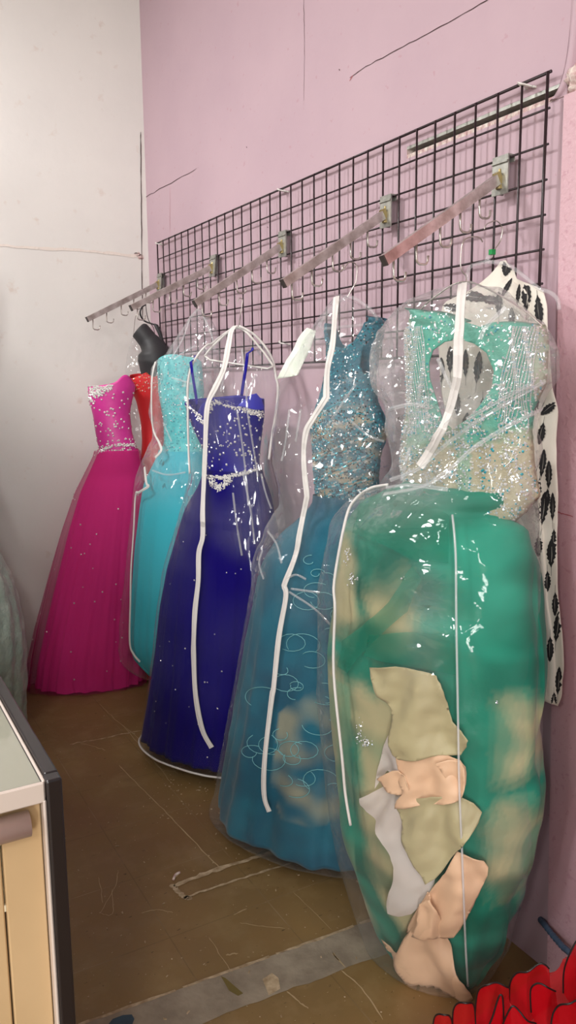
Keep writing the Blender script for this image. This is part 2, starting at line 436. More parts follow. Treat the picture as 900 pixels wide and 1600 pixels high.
# slot cut into the board: metal lip above, dark hollow, bare silver board edge below
b.box((WX+.001, ya, sz0-.01), (WX+.05, sy1, sz0+.0105), 3); b.box((WX+.0005, ya, sz1-.008), (WX+.05, sy1, sz1+.01), 2)
b.box((WX+.05, ya-.1, sz0-.05), (WX+.06, sy1+.05, sz1+.05), 1)
b.add([(WX, sy1, sz0), (WX+.05, sy1, sz0), (WX+.05, sy1, sz1), (WX, sy1, sz1)], [(0, 1, 2, 3)], 3)
wf = lambda x, y: side_pt(x, y, WX); lf = Vector((-.0012, 0, 0))
strip_on(b, wf, jag([(547, 122), (580, 100), (640, 68), (700, 36), (768, -4)], 6, .8), .0022, 1, lf)
strip_on(b, wf, jag([(475, -6), (475.5, 40), (476, 100), (475, 158)], 6, .5), .0018, 1, lf)
strip_on(b, wf, jag([(222, 313), (240, 301), (268, 286), (308, 263)], 5, .8), .003, 1, lf)
strip_on(b, wf, jag([(552, 118), (546, 126)], 3, .5), .005, 4, lf)
strip_on(b, wf, jag([(266, 290), (266, 330), (266, 372)], 3, .3), .0018, 4, lf)
for x, y in ((385, 229), (418, 354), (597, 248), (530, 108)): strip_on(b, wf, [(x, y), (x+.8, y+1.3), (x+1.5, y+2)], .004, 1, lf)
struct(b.build('wall_right', [MAT['pink'], MAT['crack'], MAT['steel'], MAT['plaster'], MAT['redpink']], origin=(WX, 1, 0)))
# board end curling over the slot, broken plaster and dark gap above the column
b = MB()
E_ = [side_pt(x, y, WX) for x, y in px_line([(865, 157), (873, 148), (882, 130), (889, 106), (894, 78), (898, 42), (903, -10), (912, -110)], 3)]
for P in E_: b.v += [Vector((WX-.0003, ya+.002, P.z)), Vector((WX-.002, P.y+.012, P.z)), Vector((WX-.011, P.y-.001, P.z)), Vector((WX-.006, P.y-.012, P.z)), Vector((WX+.03, P.y-.014, P.z))]
for i in range(len(E_)-1):
    for j in range(4): b.f.append((5*i+j, 5*i+j+1, 5*i+j+6, 5*i+j+5)); b.m.append(0)
struct(b.build('trim_1', [MAT['pink']], origin=(WX, ya, 2.1), smooth=True))
b = MB(); n = 10
for k in range(3):
    px_, py_, r = [(893, 122, .014), (899, 136, .016), (904, 118, .022)][k]; cx, cy, cz = side_pt(px_, py_, WX)
    o = len(b.v); st = 7
    for i in range(st+1):
        for j in range(n):
            a, e = 2*math.pi*j/n, math.pi*i/st; q = Vector((math.sin(e)*math.cos(a), math.sin(e)*math.sin(a), math.cos(e)))
            b.v.append(Vector((cx, cy, cz))+q*r*(1+.5*noise.noise(q*2.5+Vector((k*5, 0, 0)))))
    for i in range(st):
        for j in range(n): b.f.append((o+i*n+j, o+(i+1)*n+j, o+(i+1)*n+(j+1) % n, o+i*n+(j+1) % n)); b.m.append(0)
struct(b.build('trim_2', [MAT['plaster']], origin=(WX, -.12, 2.18), smooth=True))
# stippled column at the near end of the board
b = MB()
def col_y(z): return -.105+.07*min(1, z/1.9)
zs = [0, .25, .5, .75, 1.0, 1.2, 1.5, 1.8, 2.118]
for z0, z1 in zip(zs, zs[1:]):
    b.add([(WX-.012, col_y(z0), z0), (WX-.012, col_y(z1), z1), (WX-.012, -.19, z1), (WX-.012, -.19, z0)], [(0, 1, 2, 3)], 0)
    b.add([(WX-.012, col_y(z0), z0), (WX-.012, col_y(z1), z1), (WX+.03, col_y(z1), z1), (WX+.03, col_y(z0), z0)], [(0, 1, 2, 3)], 0)
    b.add([(WX-.012, -.19, z0), (WX-.012, -.19, z1), (WX-.02, -.9, z1), (WX-.02, -.9, z0)], [(0, 1, 2, 3)], 1 if z0 > 1 else 0)
b.box((WX-.012, -.9, 2.118), (WX+.05, col_y(2.1), 2.122), 0)
b.box((WX+.035, -1.4, 2.1), (WX+.06, ya, H), 1)
b.box((WX+.03, -.11, 0), (WX+.035, -.03, 2.1), 2)
strip_on(b, lambda x, y: side_pt(x, y, WX-.012), jag([(866, 798), (880, 803), (896, 808)], 5, 1.5), .003, 1, lf)
strip_on(b, lambda x, y: side_pt(x, y, WX), jag([(864, 815), (866, 950), (866, 1100), (866, 1250), (862, 1400)], 5, .4), .008, 2, lf)
struct(b.build('wall_column', [MAT['stipple'], MAT['redpink'], MAT['crack']], origin=(WX, -.2, 0)))
# cream end wall with a rough plaster seam and an open corner crack
b = MB(); bw = lambda x, y: back_pt(x, y, BY); lb = Vector((0, -.0015, 0))
b.add([(-2.6, BY, 0), (WX, BY, 0), (WX, BY, H), (-2.6, BY, H)], [(0, 1, 2, 3)])
strip_on(b, bw, jag([(-10, 382), (50, 388), (110, 390), (170, 396), (214, 401)], 5, .9), .016, 1, lb)
strip_on(b, bw, jag([(219.5, 206), (220.5, 300), (221.5, 400), (222.5, 500)], 10, .3), .0045, 2, lb*1.5)
strip_on(b, bw, jag([(212, 395), (218, 399), (221, 405)], 4, 2), .03, 3, lb*1.2)
struct(b.build('wall_back', [MAT['cream'], pbr('plaster_seam', rgb(226, 216, 206), .8, bscale=60, bstr=.5), MAT['crack'], MAT['plaster']], origin=(-1, BY, 0)))
b = MB(); b.box((-1.78, .95, 0), (-1.70, BY-.002, 2.69)); struct(b.build('shadow_partition', [MAT['cream']], origin=(-1.74, 1.8, 0)))  # unseen partition, placed and sized to cast the slanted shadow on the end wall
b = MB(); b.box((-.46, -.76, 0), (WX, -.64, 1.5)); struct(b.build('shade_block', [MAT['pink']], origin=(-.2, -.7, 0)))  # unseen block added to shade the lower right by the column
b = MB(); b.box((-9, -8, H), (WX+.1, BY, H+.05)); struct(b.build('ceiling', [pbr('ceiling_white', rgb(225, 222, 216), .8)], origin=(-2, -1, H)))

# worn brown vinyl tiles, with the ghost of a removed partition and scraped glue lines
m, nt, out = newmat('worn_vinyl_tiles')
p = N(nt, 'ShaderNodeBsdfPrincipled')
tc = N(nt, 'ShaderNodeTexCoord'); sp = N(nt, 'ShaderNodeSeparateXYZ'); nt.links.new(tc.outputs['Object'], sp.inputs[0])
c = mixc(nt, noise_fac(nt, 2.0, 6, .35, .65), rgb(126, 102, 64), rgb(140, 113, 70))
c = mixc(nt, noise_fac(nt, 9, 6, .5, .8), c, rgb(150, 126, 86))
c = mixc(nt, noise_fac(nt, 1.1, 2, .45, .7), c, rgb(122, 90, 60))
def M(op, a, b_=0.0, c_=0.0):
    n = N(nt, 'ShaderNodeMath', operation=op)
    for i, v in enumerate((a, b_, c_)):
        if isinstance(v, (int, float)): n.inputs[i].default_value = v
        else: nt.links.new(v, n.inputs[i])
    return n.outputs[0]
def seam(coord, off, w):
    a = M('ADD', coord, off); a = M('DIVIDE', a, .3048); a = M('FRACT', a); a = M('SUBTRACT', a, .5); a = M('ABSOLUTE', a); a = M('SUBTRACT', .5, a)
    return M('LESS_THAN', a, w/.3048)
sm = M('MAXIMUM', seam(sp.outputs[0], .38+.3048*9, .0016), seam(sp.outputs[1], -.515+.3048*30, .0016))
wear = noise_fac(nt, 3.5, 5, .45, .62)
c = mixc(nt, M('MULTIPLY', sm, M('MULTIPLY', wear, .55)), c, rgb(186, 162, 126))
c = mixc(nt, M('MULTIPLY', sm, .25), c, rgb(60, 44, 30))
# long pale scuffs
c = mixc(nt, M('MULTIPLY', noise_fac(nt, 5, 6, .6, .8, stretch=(1, .35, 1)), .35), c, rgb(172, 150, 122))
c = mixc(nt, M('MULTIPLY', noise_fac(nt, 90, 2, .70, .74), .6), c, rgb(190, 172, 144))
c = mixc(nt, M('MULTIPLY', noise_fac(nt, 40, 2, .70, .74, stretch=(1, 2.5, 1)), .7), c, rgb(62, 46, 32))
nt.links.new(c, p.inputs['Base Color'])
mr = N(nt, 'ShaderNodeMapRange'); mr.inputs['To Min'].default_value = .38; mr.inputs['To Max'].default_value = .6
nt.links.new(noise_fac(nt, 4, 5, .3, .7), mr.inputs['Value']); nt.links.new(mr.outputs[0], p.inputs['Roughness'])
p.inputs['Specular IOR Level'].default_value = .35
nt.links.new(bump(nt, noise_fac(nt, 14, 6, .2, .8), .12, .004), p.inputs['Normal']); nt.links.new(p.outputs[0], out.inputs[0]); MAT['tiles'] = m
MAT['screed'] = pbr('grey_screed', rgb(156, 144, 126), .7, var=rgb(132, 120, 104), vscale=12, bscale=40, bstr=.3)
MAT['glue'] = pbr('scraped_glue', rgb(196, 176, 146), .8, var=rgb(152, 130, 100), vscale=40)
MAT['scratch'] = pbr('pale_scratch', rgb(178, 156, 120), .8)
MAT['blue_paint'] = pbr('blue_paint_patch', rgb(48, 78, 96), .6, var=rgb(36, 60, 76), vscale=20)
b = MB(); b.add([(-9, -8, 0), (WX+.1, -8, 0), (WX+.1, BY, 0), (-9, BY, 0)], [(0, 1, 2, 3)])
ff = lambda x, y: floor_pt(x, y); up = Vector((0, 0, .0012))
def flat(poly, mi, z=.001):
    vs, fs, _ = patch(poly, lambda x, y: floor_pt(x, y, z), 14); b.add(vs, [tuple(f) for f in fs], mi)
yt = lambda x: .292+(x+.236)*(-.0577)      # far edge of the grey strip
def wob(x, s): return .006*noise.noise(Vector((x*9, s, 0)))+.004*noise.noise(Vector((x*31, s, 0)))
xs = [-1.35+i*.02 for i in range(67)]; L = len(xs)
vs = [Vector((x, yt(x)+wob(x, 1), .001)) for x in xs]+[Vector((x, yt(x)-.128-.03*max(0, x+.5)+wob(x, 7), .001)) for x in xs]
b.add(vs, [(i, L+i, L+i+1, i+1) for i in range(L-1)], 1)
vs = [Vector((x, yt(x)+wob(x, 1)+.004, .0016)) for x in xs]+[Vector((x, yt(x)-.004+wob(x*2, 3), .0016)) for x in xs]
b.add(vs, [(i, L+i, L+i+1, i+1) for i in range(6, L-1) if i % 13], 2)
# scraped rectangle outline
for line, w in (([(272, 1385), (330, 1362), (400, 1340), (450, 1325), (500, 1308), (540, 1296)], .02), ([(288, 1403), (340, 1385), (420, 1360), (500, 1334)], .009), ([(268, 1383), (278, 1394), (291, 1404)], .016), ([(288, 1402), (300, 1404)], .02),
                ([(110, 1163), (160, 1154), (222, 1141)], .007)):
    strip_on(b, ff, jag(line, 9, .9), w, 2, up*1.2)
for line, w in (([(186, 1196), (225, 1236), (262, 1272), (300, 1312), (345, 1358)], .0035), ([(156, 1100), (170, 1115), (192, 1134), (222, 1158), (256, 1183)], .0025), ([(192, 1134), (215, 1160), (245, 1195), (268, 1225)], .0025),
                ([(220, 1165), (250, 1200), (272, 1205), (296, 1200)], .002), ([(240, 1178), (262, 1195), (276, 1208)], .002), ([(125, 1162), (150, 1168), (165, 1173)], .003),
                ([(154, 1372), (158, 1390), (160, 1412)], .002), ([(184, 1362), (180, 1385), (160, 1422), (156, 1427), (176, 1428), (175, 1390)], .002), ([(220, 1427), (245, 1422), (270, 1426)], .0025),
                ([(598, 1594), (565, 1545), (533, 1517)], .0035), ([(448, 1550), (470, 1568), (482, 1576)], .004), ([(374, 1442), (410, 1448), (446, 1451)], .0025), ([(530, 1502), (520, 1490), (540, 1512)], .004), ([(353, 1493), (372, 1490)], .005),
                ([(458, 1395), (490, 1425), (519, 1454)], .0015), ([(327, 1466), (345, 1494), (363, 1520)], .002), ([(365, 1430), (385, 1420)], .004), ([(270, 1375), (280, 1365)], .004), ([(100, 1430), (110, 1415)], .002)):
    strip_on(b, ff, jag(line, 6, .8), w, 3, up)
flat([(168, 1602), (176, 1592), (192, 1586), (206, 1585), (210, 1592), (205, 1605)], 4, .0022)
flat([(410, 1530), (425, 1520), (435, 1528), (438, 1545), (420, 1555)], 2, .0018)
flat([(345, 1525), (352, 1528), (366, 1540), (380, 1552), (372, 1556), (358, 1548)], 5, .0018)
struct(b.build('floor', [MAT['tiles'], MAT['screed'], MAT['glue'], MAT['scratch'], MAT['blue_paint'], pbr('olive_stain', rgb(112, 98, 50), .8)], origin=(-1, 0, 0)))
b = MB()
for _ in range(150):
    x, y = R.uniform(-1.05, -.15), R.uniform(.0, 2.2)
    if _ < 60: x, y = R.gauss(-.42, .07), R.gauss(1.2, .16)
    s = R.uniform(.0006, .0022); a = R.random()*3; ct, st = math.cos(a), math.sin(a); l = R.uniform(1, 3)
    b.add([(x+dx*ct-dy*st, y+dx*st+dy*ct, z) for z in (.0012, .0028) for dx, dy in ((-s*l, -s), (s*l, -s), (s*l*.6, s), (-s*l, s*.7))], [(0,3,2,1),(4,5,6,7),(0,1,5,4),(1,2,6,5),(2,3,7,6),(3,0,4,7)])
o = b.build('paint_flecks', [MAT['glue']], origin=(-.6, 1, 0)); o['kind'] = 'stuff'; tag(o, 'tiny pale paint flecks scattered over the brown floor', 'debris')
b = MB(); q = floor_pt(366, 1248, .006); b.bar(q+Vector((-.012, -.02, 0)), q+Vector((.012, .02, 0)), .006, .006); 
tag(b.build('plaster_sliver', [MAT['plaster']], origin=q), 'small white sliver on the floor under the teal gown bag', 'scrap')
b = MB(); P = [floor_pt(x, y, .004) for x, y in px_line([(271, 1374), (274, 1367), (281, 1363)], 4)]; b.tube(P, .004, 6)
tag(b.build('curled_shaving', [MAT['plaster']], origin=P[0], smooth=True), 'curled pale shaving on the floor by the scraped rectangle', 'scrap')

# ================================================================== wire grid panel and its display arms
U = .0762
rt = thing('gridwall_panel', 'long black wire grid panel fixed to the pink wall', 'grid panel', (0, 1.219, 1.57))
b = MB()
for k in range(33):
    e = k in (0, 32); b.tube([(-.003, k*U, 1.571), (-.003, k*U, 2.18)], .0036 if e else .0029, 8)
for j in range(9):
    e = j in (0, 8); z = 2.18-j*U; b.tube([(.003, -.004, z), (.003, 32*U+.004, z)], .0038 if e else .0028, 8)
b.build('wire_grid', [MAT['black_wire']], rt, rt.location, True)
for k, z in ((1, 2.176), (16, 2.176), (32, 2.176), (16, 1.646), (1, 1.646)):
    b = MB(); y = k*U
    b.tube([(WX-.001, y-.019, z-.007), (WX-.003, y-.009, z-.004), (-.007, y-.006, z-.002), (-.0085, y, z), (-.007, y+.006, z+.002), (WX-.003, y+.009, z+.002), (WX-.001, y+.017, z+.003)], .0075, 8, flat=.35)
    b.tube([(WX-.004, y-.016, z-.006), (WX-.009, y-.016, z-.006)], .003, 8)
    b.build('mounting_clip', [MAT['white_plastic']], rt, rt.location, True)

def arm_parts(root):
    og = (0, 0, 0)
    b = MB()
    b.box((-.012, -.026, -.035), (-.008, .026, .05)); b.box((-.012, -.026, .05), (.010, .026, .054)); b.box((.008, -.026, .038), (.010, .026, .054))
    b.box((-.016, -.026, .036), (-.008, .026, .040)); b.box((-.008, .018, -.03), (WX-.004, .021, .046))
    o = b.build('bracket', [MAT['steel']], root, og)
    b = MB(); b.bar((-.012, 0, .006), (-.022, 0, .0), .0175, .026); b.tube([(-.0125, 0, .024), (-.0125, 0, -.022)], [.003, .009], 10); b.build('weld', [MAT['brass']], root, og)
    A, T = Vector((-.012, 0, .004)), Vector((-.352, 0, -.209)); d = (T-A).normalized()
    b = MB(); b.bar(A, T, .016, .024); b.build('tube', [MAT['chrome']], root, og)
    b = MB(); b.bar(T, T+d*.004, .0165, .0245); b.build('end_cap', [MAT['dark_plastic']], root, og)
    for x in (-.326, -.262, -.193, -.133, -.074):
        t = (x-A.x)/(T.x-A.x); z = A.z+(T.z-A.z)*t-.012; b = MB()
        pts = [(x, 0, z), (x+.001, 0, z-.034), (x+.003, 0, z-.042), (x+.009, 0, z-.046), (x+.024, 0, z-.046), (x+.030, 0, z-.044), (x+.034, 0, z-.038), (x+.035, 0, z-.026)]
        b.tube(pts, .0028, 8); b.build('peg_hook', [MAT['chrome']], root, og, True)
armY = [(1.70, 'nearest sloping chrome arm, holding the feather print dress and the sea green gown'),
        (7.68, 'second nearest sloping chrome arm, holding the teal beaded gown bag'),
        (15.66, 'middle sloping chrome arm, holding the royal blue gown bag'),
        (23.5, 'second farthest sloping chrome arm, just behind the one over the royal blue gown, holding the turquoise gown bag'),
        (31.7, 'farthest sloping chrome arm, nearest the cream wall, its outer hooks empty')]
armY[3] = (23.5, 'sloping chrome arm holding the turquoise gown bag, second from the cream wall')
AZ = 1.978
a0 = thing('waterfall_arm', armY[0][1], 'display arm', (0, armY[0][0]*U, AZ), 'display arms on the grid panel'); arm_parts(a0)
for k, lab in armY[1:]:
    r = a0.copy(); COL.objects.link(r); r.location = (0, k*U, AZ); r['label'] = lab
    if k > 20: r.rotation_euler.y = math.radians(5.5); 
    for ch in a0.children:
        c2 = ch.copy(); COL.objects.link(c2); c2.parent = r
# ================================================================== gowns and their bags
def bead_path(mb, surf, line, wpx, n, sizes, mi=(0,)):
    """rhinestones along a pixel line laid on the cloth"""
    seg = [math.hypot(b[0]-a[0], b[1]-a[1]) for a, b in zip(line, line[1:])]; T = sum(seg)
    for _ in range(n):
        s = R.random()*T; i = 0
        while i < len(seg)-1 and s > seg[i]: s -= seg[i]; i += 1
        t = s/max(seg[i], 1e-6); a, b = line[i], line[i+1]
        x = a[0]+(b[0]-a[0])*t+R.uniform(-1, 1)*wpx/2; y = a[1]+(b[1]-a[1])*t+R.uniform(-1, 1)*wpx/2
        p, nn = surf.hit(x, y, .001); mb.bead(p, nn, R.uniform(*sizes), R.choice(mi))
def beads_obj(mb, name, mats, root):
    o = mb.build(name, mats, root, root.location); o['kind'] = 'stuff'; return o
def sub(fr, z0=0): return Vector((fr.a.x, fr.a.y, z0))
def wire_hanger(label, hook_px, Y, fr, neck, ends, mat, drop=.0, cat='hanger', rad=.0016, arm_r=.005, bar=True, group=None, name='hanger'):
    """bent hook wire in the arm's plane, two sloping shoulders and a bottom bar in the garment's plane"""
    P = catmull([back_pt(x, y, Y) for x, y in hook_px], 5)
    un, zn = fr.uz(*neck); nk = fr.P(un, 0, zn); P.append(nk)
    t = thing(name, label, cat, nk, group)
    b = MB(); b.tube(P, rad, 8); b.build('hook', [MAT['chrome']], t, nk, True)
    e = [fr.P(fr.uz(*q)[0], 0, fr.uz(*q)[1]) for q in ends]
    b = MB(); pts = catmull([e[0], nk*.35+e[0]*.65+Vector((0, 0, .012)), nk, nk*.35+e[1]*.65+Vector((0, 0, .012)), e[1]], 5); b.tube(pts, arm_r, 8)
    b.build('shoulder_bar', [MAT[mat]], t, nk, True)
    if bar:
        b = MB(); b.tube([e[0], e[0]*.92+e[1]*.08+Vector((0, 0, -.012)), e[0]*.08+e[1]*.92+Vector((0, 0, -.012)), e[1]], arm_r*.8, 8); b.build('lower_bar', [MAT[mat]], t, nk, True)
    return t

# ---------------------------------------------------------------- pink gown by the cream wall
ax = back_pt(163, 800, 2.41)
fr = Frame(ax.x, 2.41, .93, -.36); og = sub(fr)
root = thing('ball_gown', 'strapless magenta ball gown with silver bust beading, standing by the cream wall', 'gown', og)
MAT['magenta_satin'] = pbr('magenta_satin', rgb(208, 52, 146), .42, sheen=.4, bscale=25, bstr=.25)
MAT['magenta_net'] = tulle('magenta_net', rgb(212, 46, 134), .3); MAT['magenta_skirt'] = pbr('magenta_skirt', rgb(226, 56, 146), .8, sheen=.5, bscale=40, bstr=.2, stretch=(1, 1, .15))
def ptop(th):
    px, py = 172-36*math.cos(th+math.pi), 0
    c = math.cos(th); y = 600-14*math.exp(-((c-.62)/.35)**2)+4*max(0, -c)+ (6 if math.sin(th) < 0 else 0)+6*max(0, c-.8)/.2
    return fr.uz(172, y)[1]
bod = Loft(fr, [(137, 590), (137, 605), (139, 627), (145, 647), (148, 670), (153, 697), (156, 706)], [(211, 590), (212, 608), (206, 627), (203, 647), (207, 680), (213, 695), (214, 706)], .6, zt=fr.uz(172, 590)[1], zb=fr.uz(180, 706)[1], rings=26, segs=72, top=ptop)
bod.build('bodice', [MAT['magenta_satin']], root, thick=.003)
mb = MB()
for p, n in bod.scatter(170, lambda u, z, p: z < fr.uz(172, 612)[1]): mb.bead(p+n*.001, n, R.uniform(.0042, .0068))
bead_path(mb, bod, [(141, 606), (152, 606), (162, 610), (173, 605)], 9, 130, (.003, .006)); bead_path(mb, bod, [(141, 612), (150, 617), (160, 612)], 11, 130, (.003, .006)); bead_path(mb, bod, [(139, 622), (146, 628)], 6, 40, (.003, .005))
skl = [(153, 708), (141, 735), (125, 770), (108, 830), (92, 900), (74, 980), (64, 1030), (60, 1062), (58, 1090)]; skr = [(216, 700), (222, 740), (226, 800), (226, 900), (226, 1000), (224, 1075)]
zw = fr.uz(180, 702)[1]
sk = Loft(fr, skl, skr, lambda z: .40+.28*max(0, 1-(zw-z)/.12), zb=.012, zt=fr.uz(180, 702)[1], rings=60, segs=200, crumple=(lambda z: .02*max(0, 1-z/.22), 7), fold=folds(15, .05, 37, .028, 1.15, .0, 1))
sk.build('skirt', [MAT['magenta_skirt']], root)
bead_path(mb, Nearest(bod, sk), px_line([(153, 708), (163, 702), (180, 696), (198, 695), (214, 696)]), 5, 150, (.003, .0055))
beads_obj(mb, 'rhinestones', [MAT['silver']], root)
ov = Loft(fr, [(x-5-13*max(0, min(1, (y-700)/250)), y) for x, y in skl], [(x+3, y) for x, y in skr], lambda z: .45+.27*max(0, 1-(zw-z)/.12), zb=.01, zt=fr.uz(180, 704)[1], rings=50, segs=160, fold=folds(11, .035, 29, .018, 1.15, 0, 4))
ov.build('tulle_overlay', [MAT['magenta_net']], root)
mb = MB()
for p, n in ov.scatter(90): mb.bead(p+n*.002, n, R.uniform(.003, .0055))
beads_obj(mb, 'skirt_stones', [MAT['silver']], root)

# ---------------------------------------------------------------- black torso form and the red gown on it
fr = Frame(-.13, 2.435, .85, -.53); og = sub(fr)
t = thing('mannequin_form', 'matte black headless torso form hanging behind the magenta gown', 'mannequin', fr.P(0, 0, 1.55))
MAT['form'] = pbr('matte_black_form', rgb(48, 48, 50), .55)
def fp(x, y, v=0): u, z = fr.uz(x, y); return fr.P(u, v, z)
b = MB()
pts = [fp(217, 515), fp(218.5, 516.5), fp(224, 523), fp(231, 532), fp(238, 542), fp(241, 553), fp(241, 566), fp(240, 580), fp(239, 600), fp(240, 620), fp(241, 640)]
b.tube(catmull(pts, 4), [v for v in [ (lambda i: interp([(0, .034), (1, .046), (2, .047), (3, .048), (4, .060), (5, .078), (6, .080), (7, .066), (8, .05), (9, .035), (10, .02)], i/4))(i) for i in range(41)]], 20)
b.build('torso', [MAT['form']], t, t.location, True)
b = MB(); b.tube(catmull([back_pt(240, 472, 2.42), back_pt(234, 466, 2.42), back_pt(229, 466, 2.42), back_pt(228, 480, 2.42), back_pt(232, 500, 2.42), fp(238, 512, -.03), fp(240, 530, -.03)], 5), .0018, 6); b.build('hook', [MAT['black_wire']], t, t.location, True)
t = thing('hanger', 'small black plastic hanger behind the black torso form', 'hanger', fp(240, 510, -.06))
b = MB(); b.tube([fp(238, 505, -.05), fp(241, 508, -.05), fp(246, 518, -.05), fp(251, 533, -.05), fp(262, 548, -.05)], [.008, .02, .021, .014, .008], 10, flat=.5); b.build('shoulder_bar', [MAT['form']], t, t.location, True)
b = MB(); b.tube(catmull([back_pt(228, 476, 2.43), back_pt(222, 480, 2.43), back_pt(219, 490, 2.43), fp(222, 500, -.05), fp(238, 506, -.05)], 4), [.004]*17, 6); b.build('hook', [MAT['form']], t, t.location, True)
root = thing('evening_gown', 'strapless red gown with sequinned bust on the black torso form', 'gown', og)
MAT['red_satin'] = pbr('red_chiffon', rgb(196, 22, 28), .6, sheen=.4, bscale=30, bstr=.3, stretch=(1, 1, .2))
bod = Loft(fr, [(203, 583), (201, 592), (203, 605), (213, 627), (220, 660), (222, 690), (218, 740), (205, 900), (190, 1064)], [(262, 583), (266, 592), (265, 605), (260, 627), (256, 660), (256, 690), (262, 740), (268, 900), (275, 1055)], .62, zb=.012, zt=fr.uz(235, 579)[1], rings=90, segs=90,
    fold=folds(13, .05, 29, .03, 1.0, 0, 6), top=lambda th: fr.uz(235, 585-6*math.sin(th*2-.5)*(1 if math.sin(th) > 0 else .3))[1])
bod.build('dress_body', [MAT['red_satin']], root, thick=.003)
mb = MB(); zb_ = fr.uz(230, 612)[1]
for p, n in bod.scatter(9000, lambda u, z, p: z > zb_): mb.bead(p+n*.001, n, R.uniform(.002, .004), R.choice((0, 0, 1)))
beads_obj(mb, 'sequins', [MAT['red_gem'], MAT['silver']], root)

# thin empty clear bag hanging behind them
MAT['film'] = plastic_film('clear_vinyl')
MAT['film_smooth'] = plastic_film('smooth_clear_vinyl', haze=.0, crinkle=.6, graze=.07, refl=.03, scale=16, stretch=(1.6, 1.6, .3))
MAT['film_front'] = plastic_film('thick_clear_vinyl', haze=.0, crinkle=.65, scale=18, stretch=(1, 1, 2.0), refl=.045)
MAT['film_fold'] = plastic_film('folded_clear_vinyl', haze=.2, crinkle=.5, scale=30, refl=.2)
def creases(bg, root, lines, w=.007):
    for ln in lines: ribbon('film_fold', px_line(ln, 6), w, .0025, bg, MAT['film_fold'], root, .001)
def crk_fn(z0, lo, hi):
    return lambda u, z, v: (hi if z > z0+.05 else lo if z < z0-.1 else lo+(hi-lo)*(z-z0+.1)/.15)*max(0, min(1.3, .7+1.3*noise.noise(v*5)))
fr = Frame(-.24, 2.57, .9, -.4); og = sub(fr, 1.2)
root = thing('garment_bag', 'narrow empty clear bag hanging behind the magenta gown', 'garment bag', og)
lo = Loft(fr, [(206, 527), (199, 550), (194, 590), (196, 640), (200, 740)], [(211, 527), (222, 550), (226, 590), (226, 640), (228, 740)], .2, rings=40, segs=40, crumple=(.006, 14)); lo.build('clear_cover', [MAT['film']], root, crk=crk_fn(0, 1, 1))
b = MB(); b.tube(catmull([back_pt(221, 498, 2.5), back_pt(217, 491, 2.5), back_pt(212, 494, 2.5), back_pt(210, 508, 2.54), back_pt(208, 530, 2.57)], 4), .0015, 6); b.build('hook', [MAT['chrome']], root, og, True)

# ---------------------------------------------------------------- turquoise gown in its bag
fr = Frame(-.16, 1.85, .55, -.84); og = sub(fr)
root = thing('ball_gown', 'turquoise sequinned gown in the bag between the red and royal blue gowns', 'gown', og)
MAT['turq_lace'] = pbr('turquoise_lace', rgb(62, 178, 184), .5, var=rgb(100, 205, 205), vscale=45, bscale=60, bstr=.5, sheen=.2)
MAT['turq_skirt'] = pbr('turquoise_chiffon', rgb(50, 178, 194), .75, sheen=.3, bscale=30, bstr=.2, stretch=(1, 1, .2)); MAT['turq_net'] = tulle('turquoise_net', rgb(70, 195, 205), .3)
bod = Loft(fr, [(247, 556), (246, 572), (248, 613), (256, 660), (257, 691), (248, 712), (240, 725)], [(312, 556), (316, 572), (319, 613), (316, 660), (317, 691), (322, 712), (328, 725)], .5, zb=fr.uz(285, 724)[1], zt=fr.uz(280, 556)[1], rings=34, segs=80, top=lambda th: fr.uz(280, 559+5*math.cos(2*th)+(3 if math.sin(th) < 0 else 0))[1])
bod.build('bodice', [MAT['turq_lace']], root, thick=.003)
mb = MB()
for p, n in bod.scatter(900): mb.bead(p+n*.001, n, R.uniform(.002, .0045), R.choice((0, 0, 1, 2)))
beads_obj(mb, 'sequins', [MAT['aqua_stone'], MAT['silver'], MAT['white_stone']], root)
skl = [(249, 705), (238, 728), (226, 752), (220, 790), (213, 850), (208, 930), (205, 990), (212, 1025), (232, 1045)]; skr = [(322, 705), (330, 740), (340, 800), (345, 900), (345, 1000), (338, 1030), (320, 1045)]
sk = Loft(fr, skl, skr, .56, rings=60, segs=140, fold=folds(11, .04, 27, .02, 1.2, .1, 3)); sk.cap(); sk.build('skirt', [MAT['turq_skirt']], root)
bgl = [(309, 482), (303, 487), (292, 506), (277, 530), (262, 550), (244, 564), (237, 584), (235, 613), (235, 657), (240, 686), (223, 717), (213, 743), (208, 787), (202, 847), (192, 937), (187, 1007), (192, 1030), (211, 1043), (236, 1053)]
bgr = [(312, 482), (330, 496), (340, 518), (345, 560), (348, 613), (347, 690), (352, 760), (356, 850), (356, 1000), (345, 1040), (330, 1053)]
root = thing('garment_bag', 'clear bag over the turquoise gown', 'garment bag', og, 'clear gown bags')
bg = Loft(fr, bgl, bgr, lambda z: .56, rings=110, segs=110, crumple=(lambda z: .004+.006*(z > 1.0), 11), smooth_h=.012); bg.cap(True, True); bg.build('clear_cover', [MAT['film']], root, crk=crk_fn(1.05, .1, 1.4))
ribbon('zipper', px_line([(243, 566), (238, 590), (237, 640), (240, 672), (249, 692), (252, 704), (243, 715)], 6), .012, .002, bg, MAT['zip_tape'], root)
ribbon('zipper', px_line([(226, 730), (229, 755), (232, 760), (218, 769), (212, 775), (209, 830), (205, 890), (204, 940), (203, 1003), (209, 1022), (219, 1034)], 6), .011, .002, bg, MAT['zip_tape'], root)
creases(bg, root, [[(296, 500), (285, 530), (268, 560)], [(318, 495), (330, 520), (336, 550)], [(268, 590), (300, 600)], [(238, 735), (262, 742), (290, 738)], [(255, 660), (268, 690)], [(306, 540), (290, 548), (270, 562)]], .007)
wire_hanger('clear hanger in the bag over the turquoise gown', [(319, 440), (324, 447), (322, 456), (314, 458), (312, 466)], 1.79, fr, (310, 484), [(262, 556), (336, 540)], 'clear_plastic')

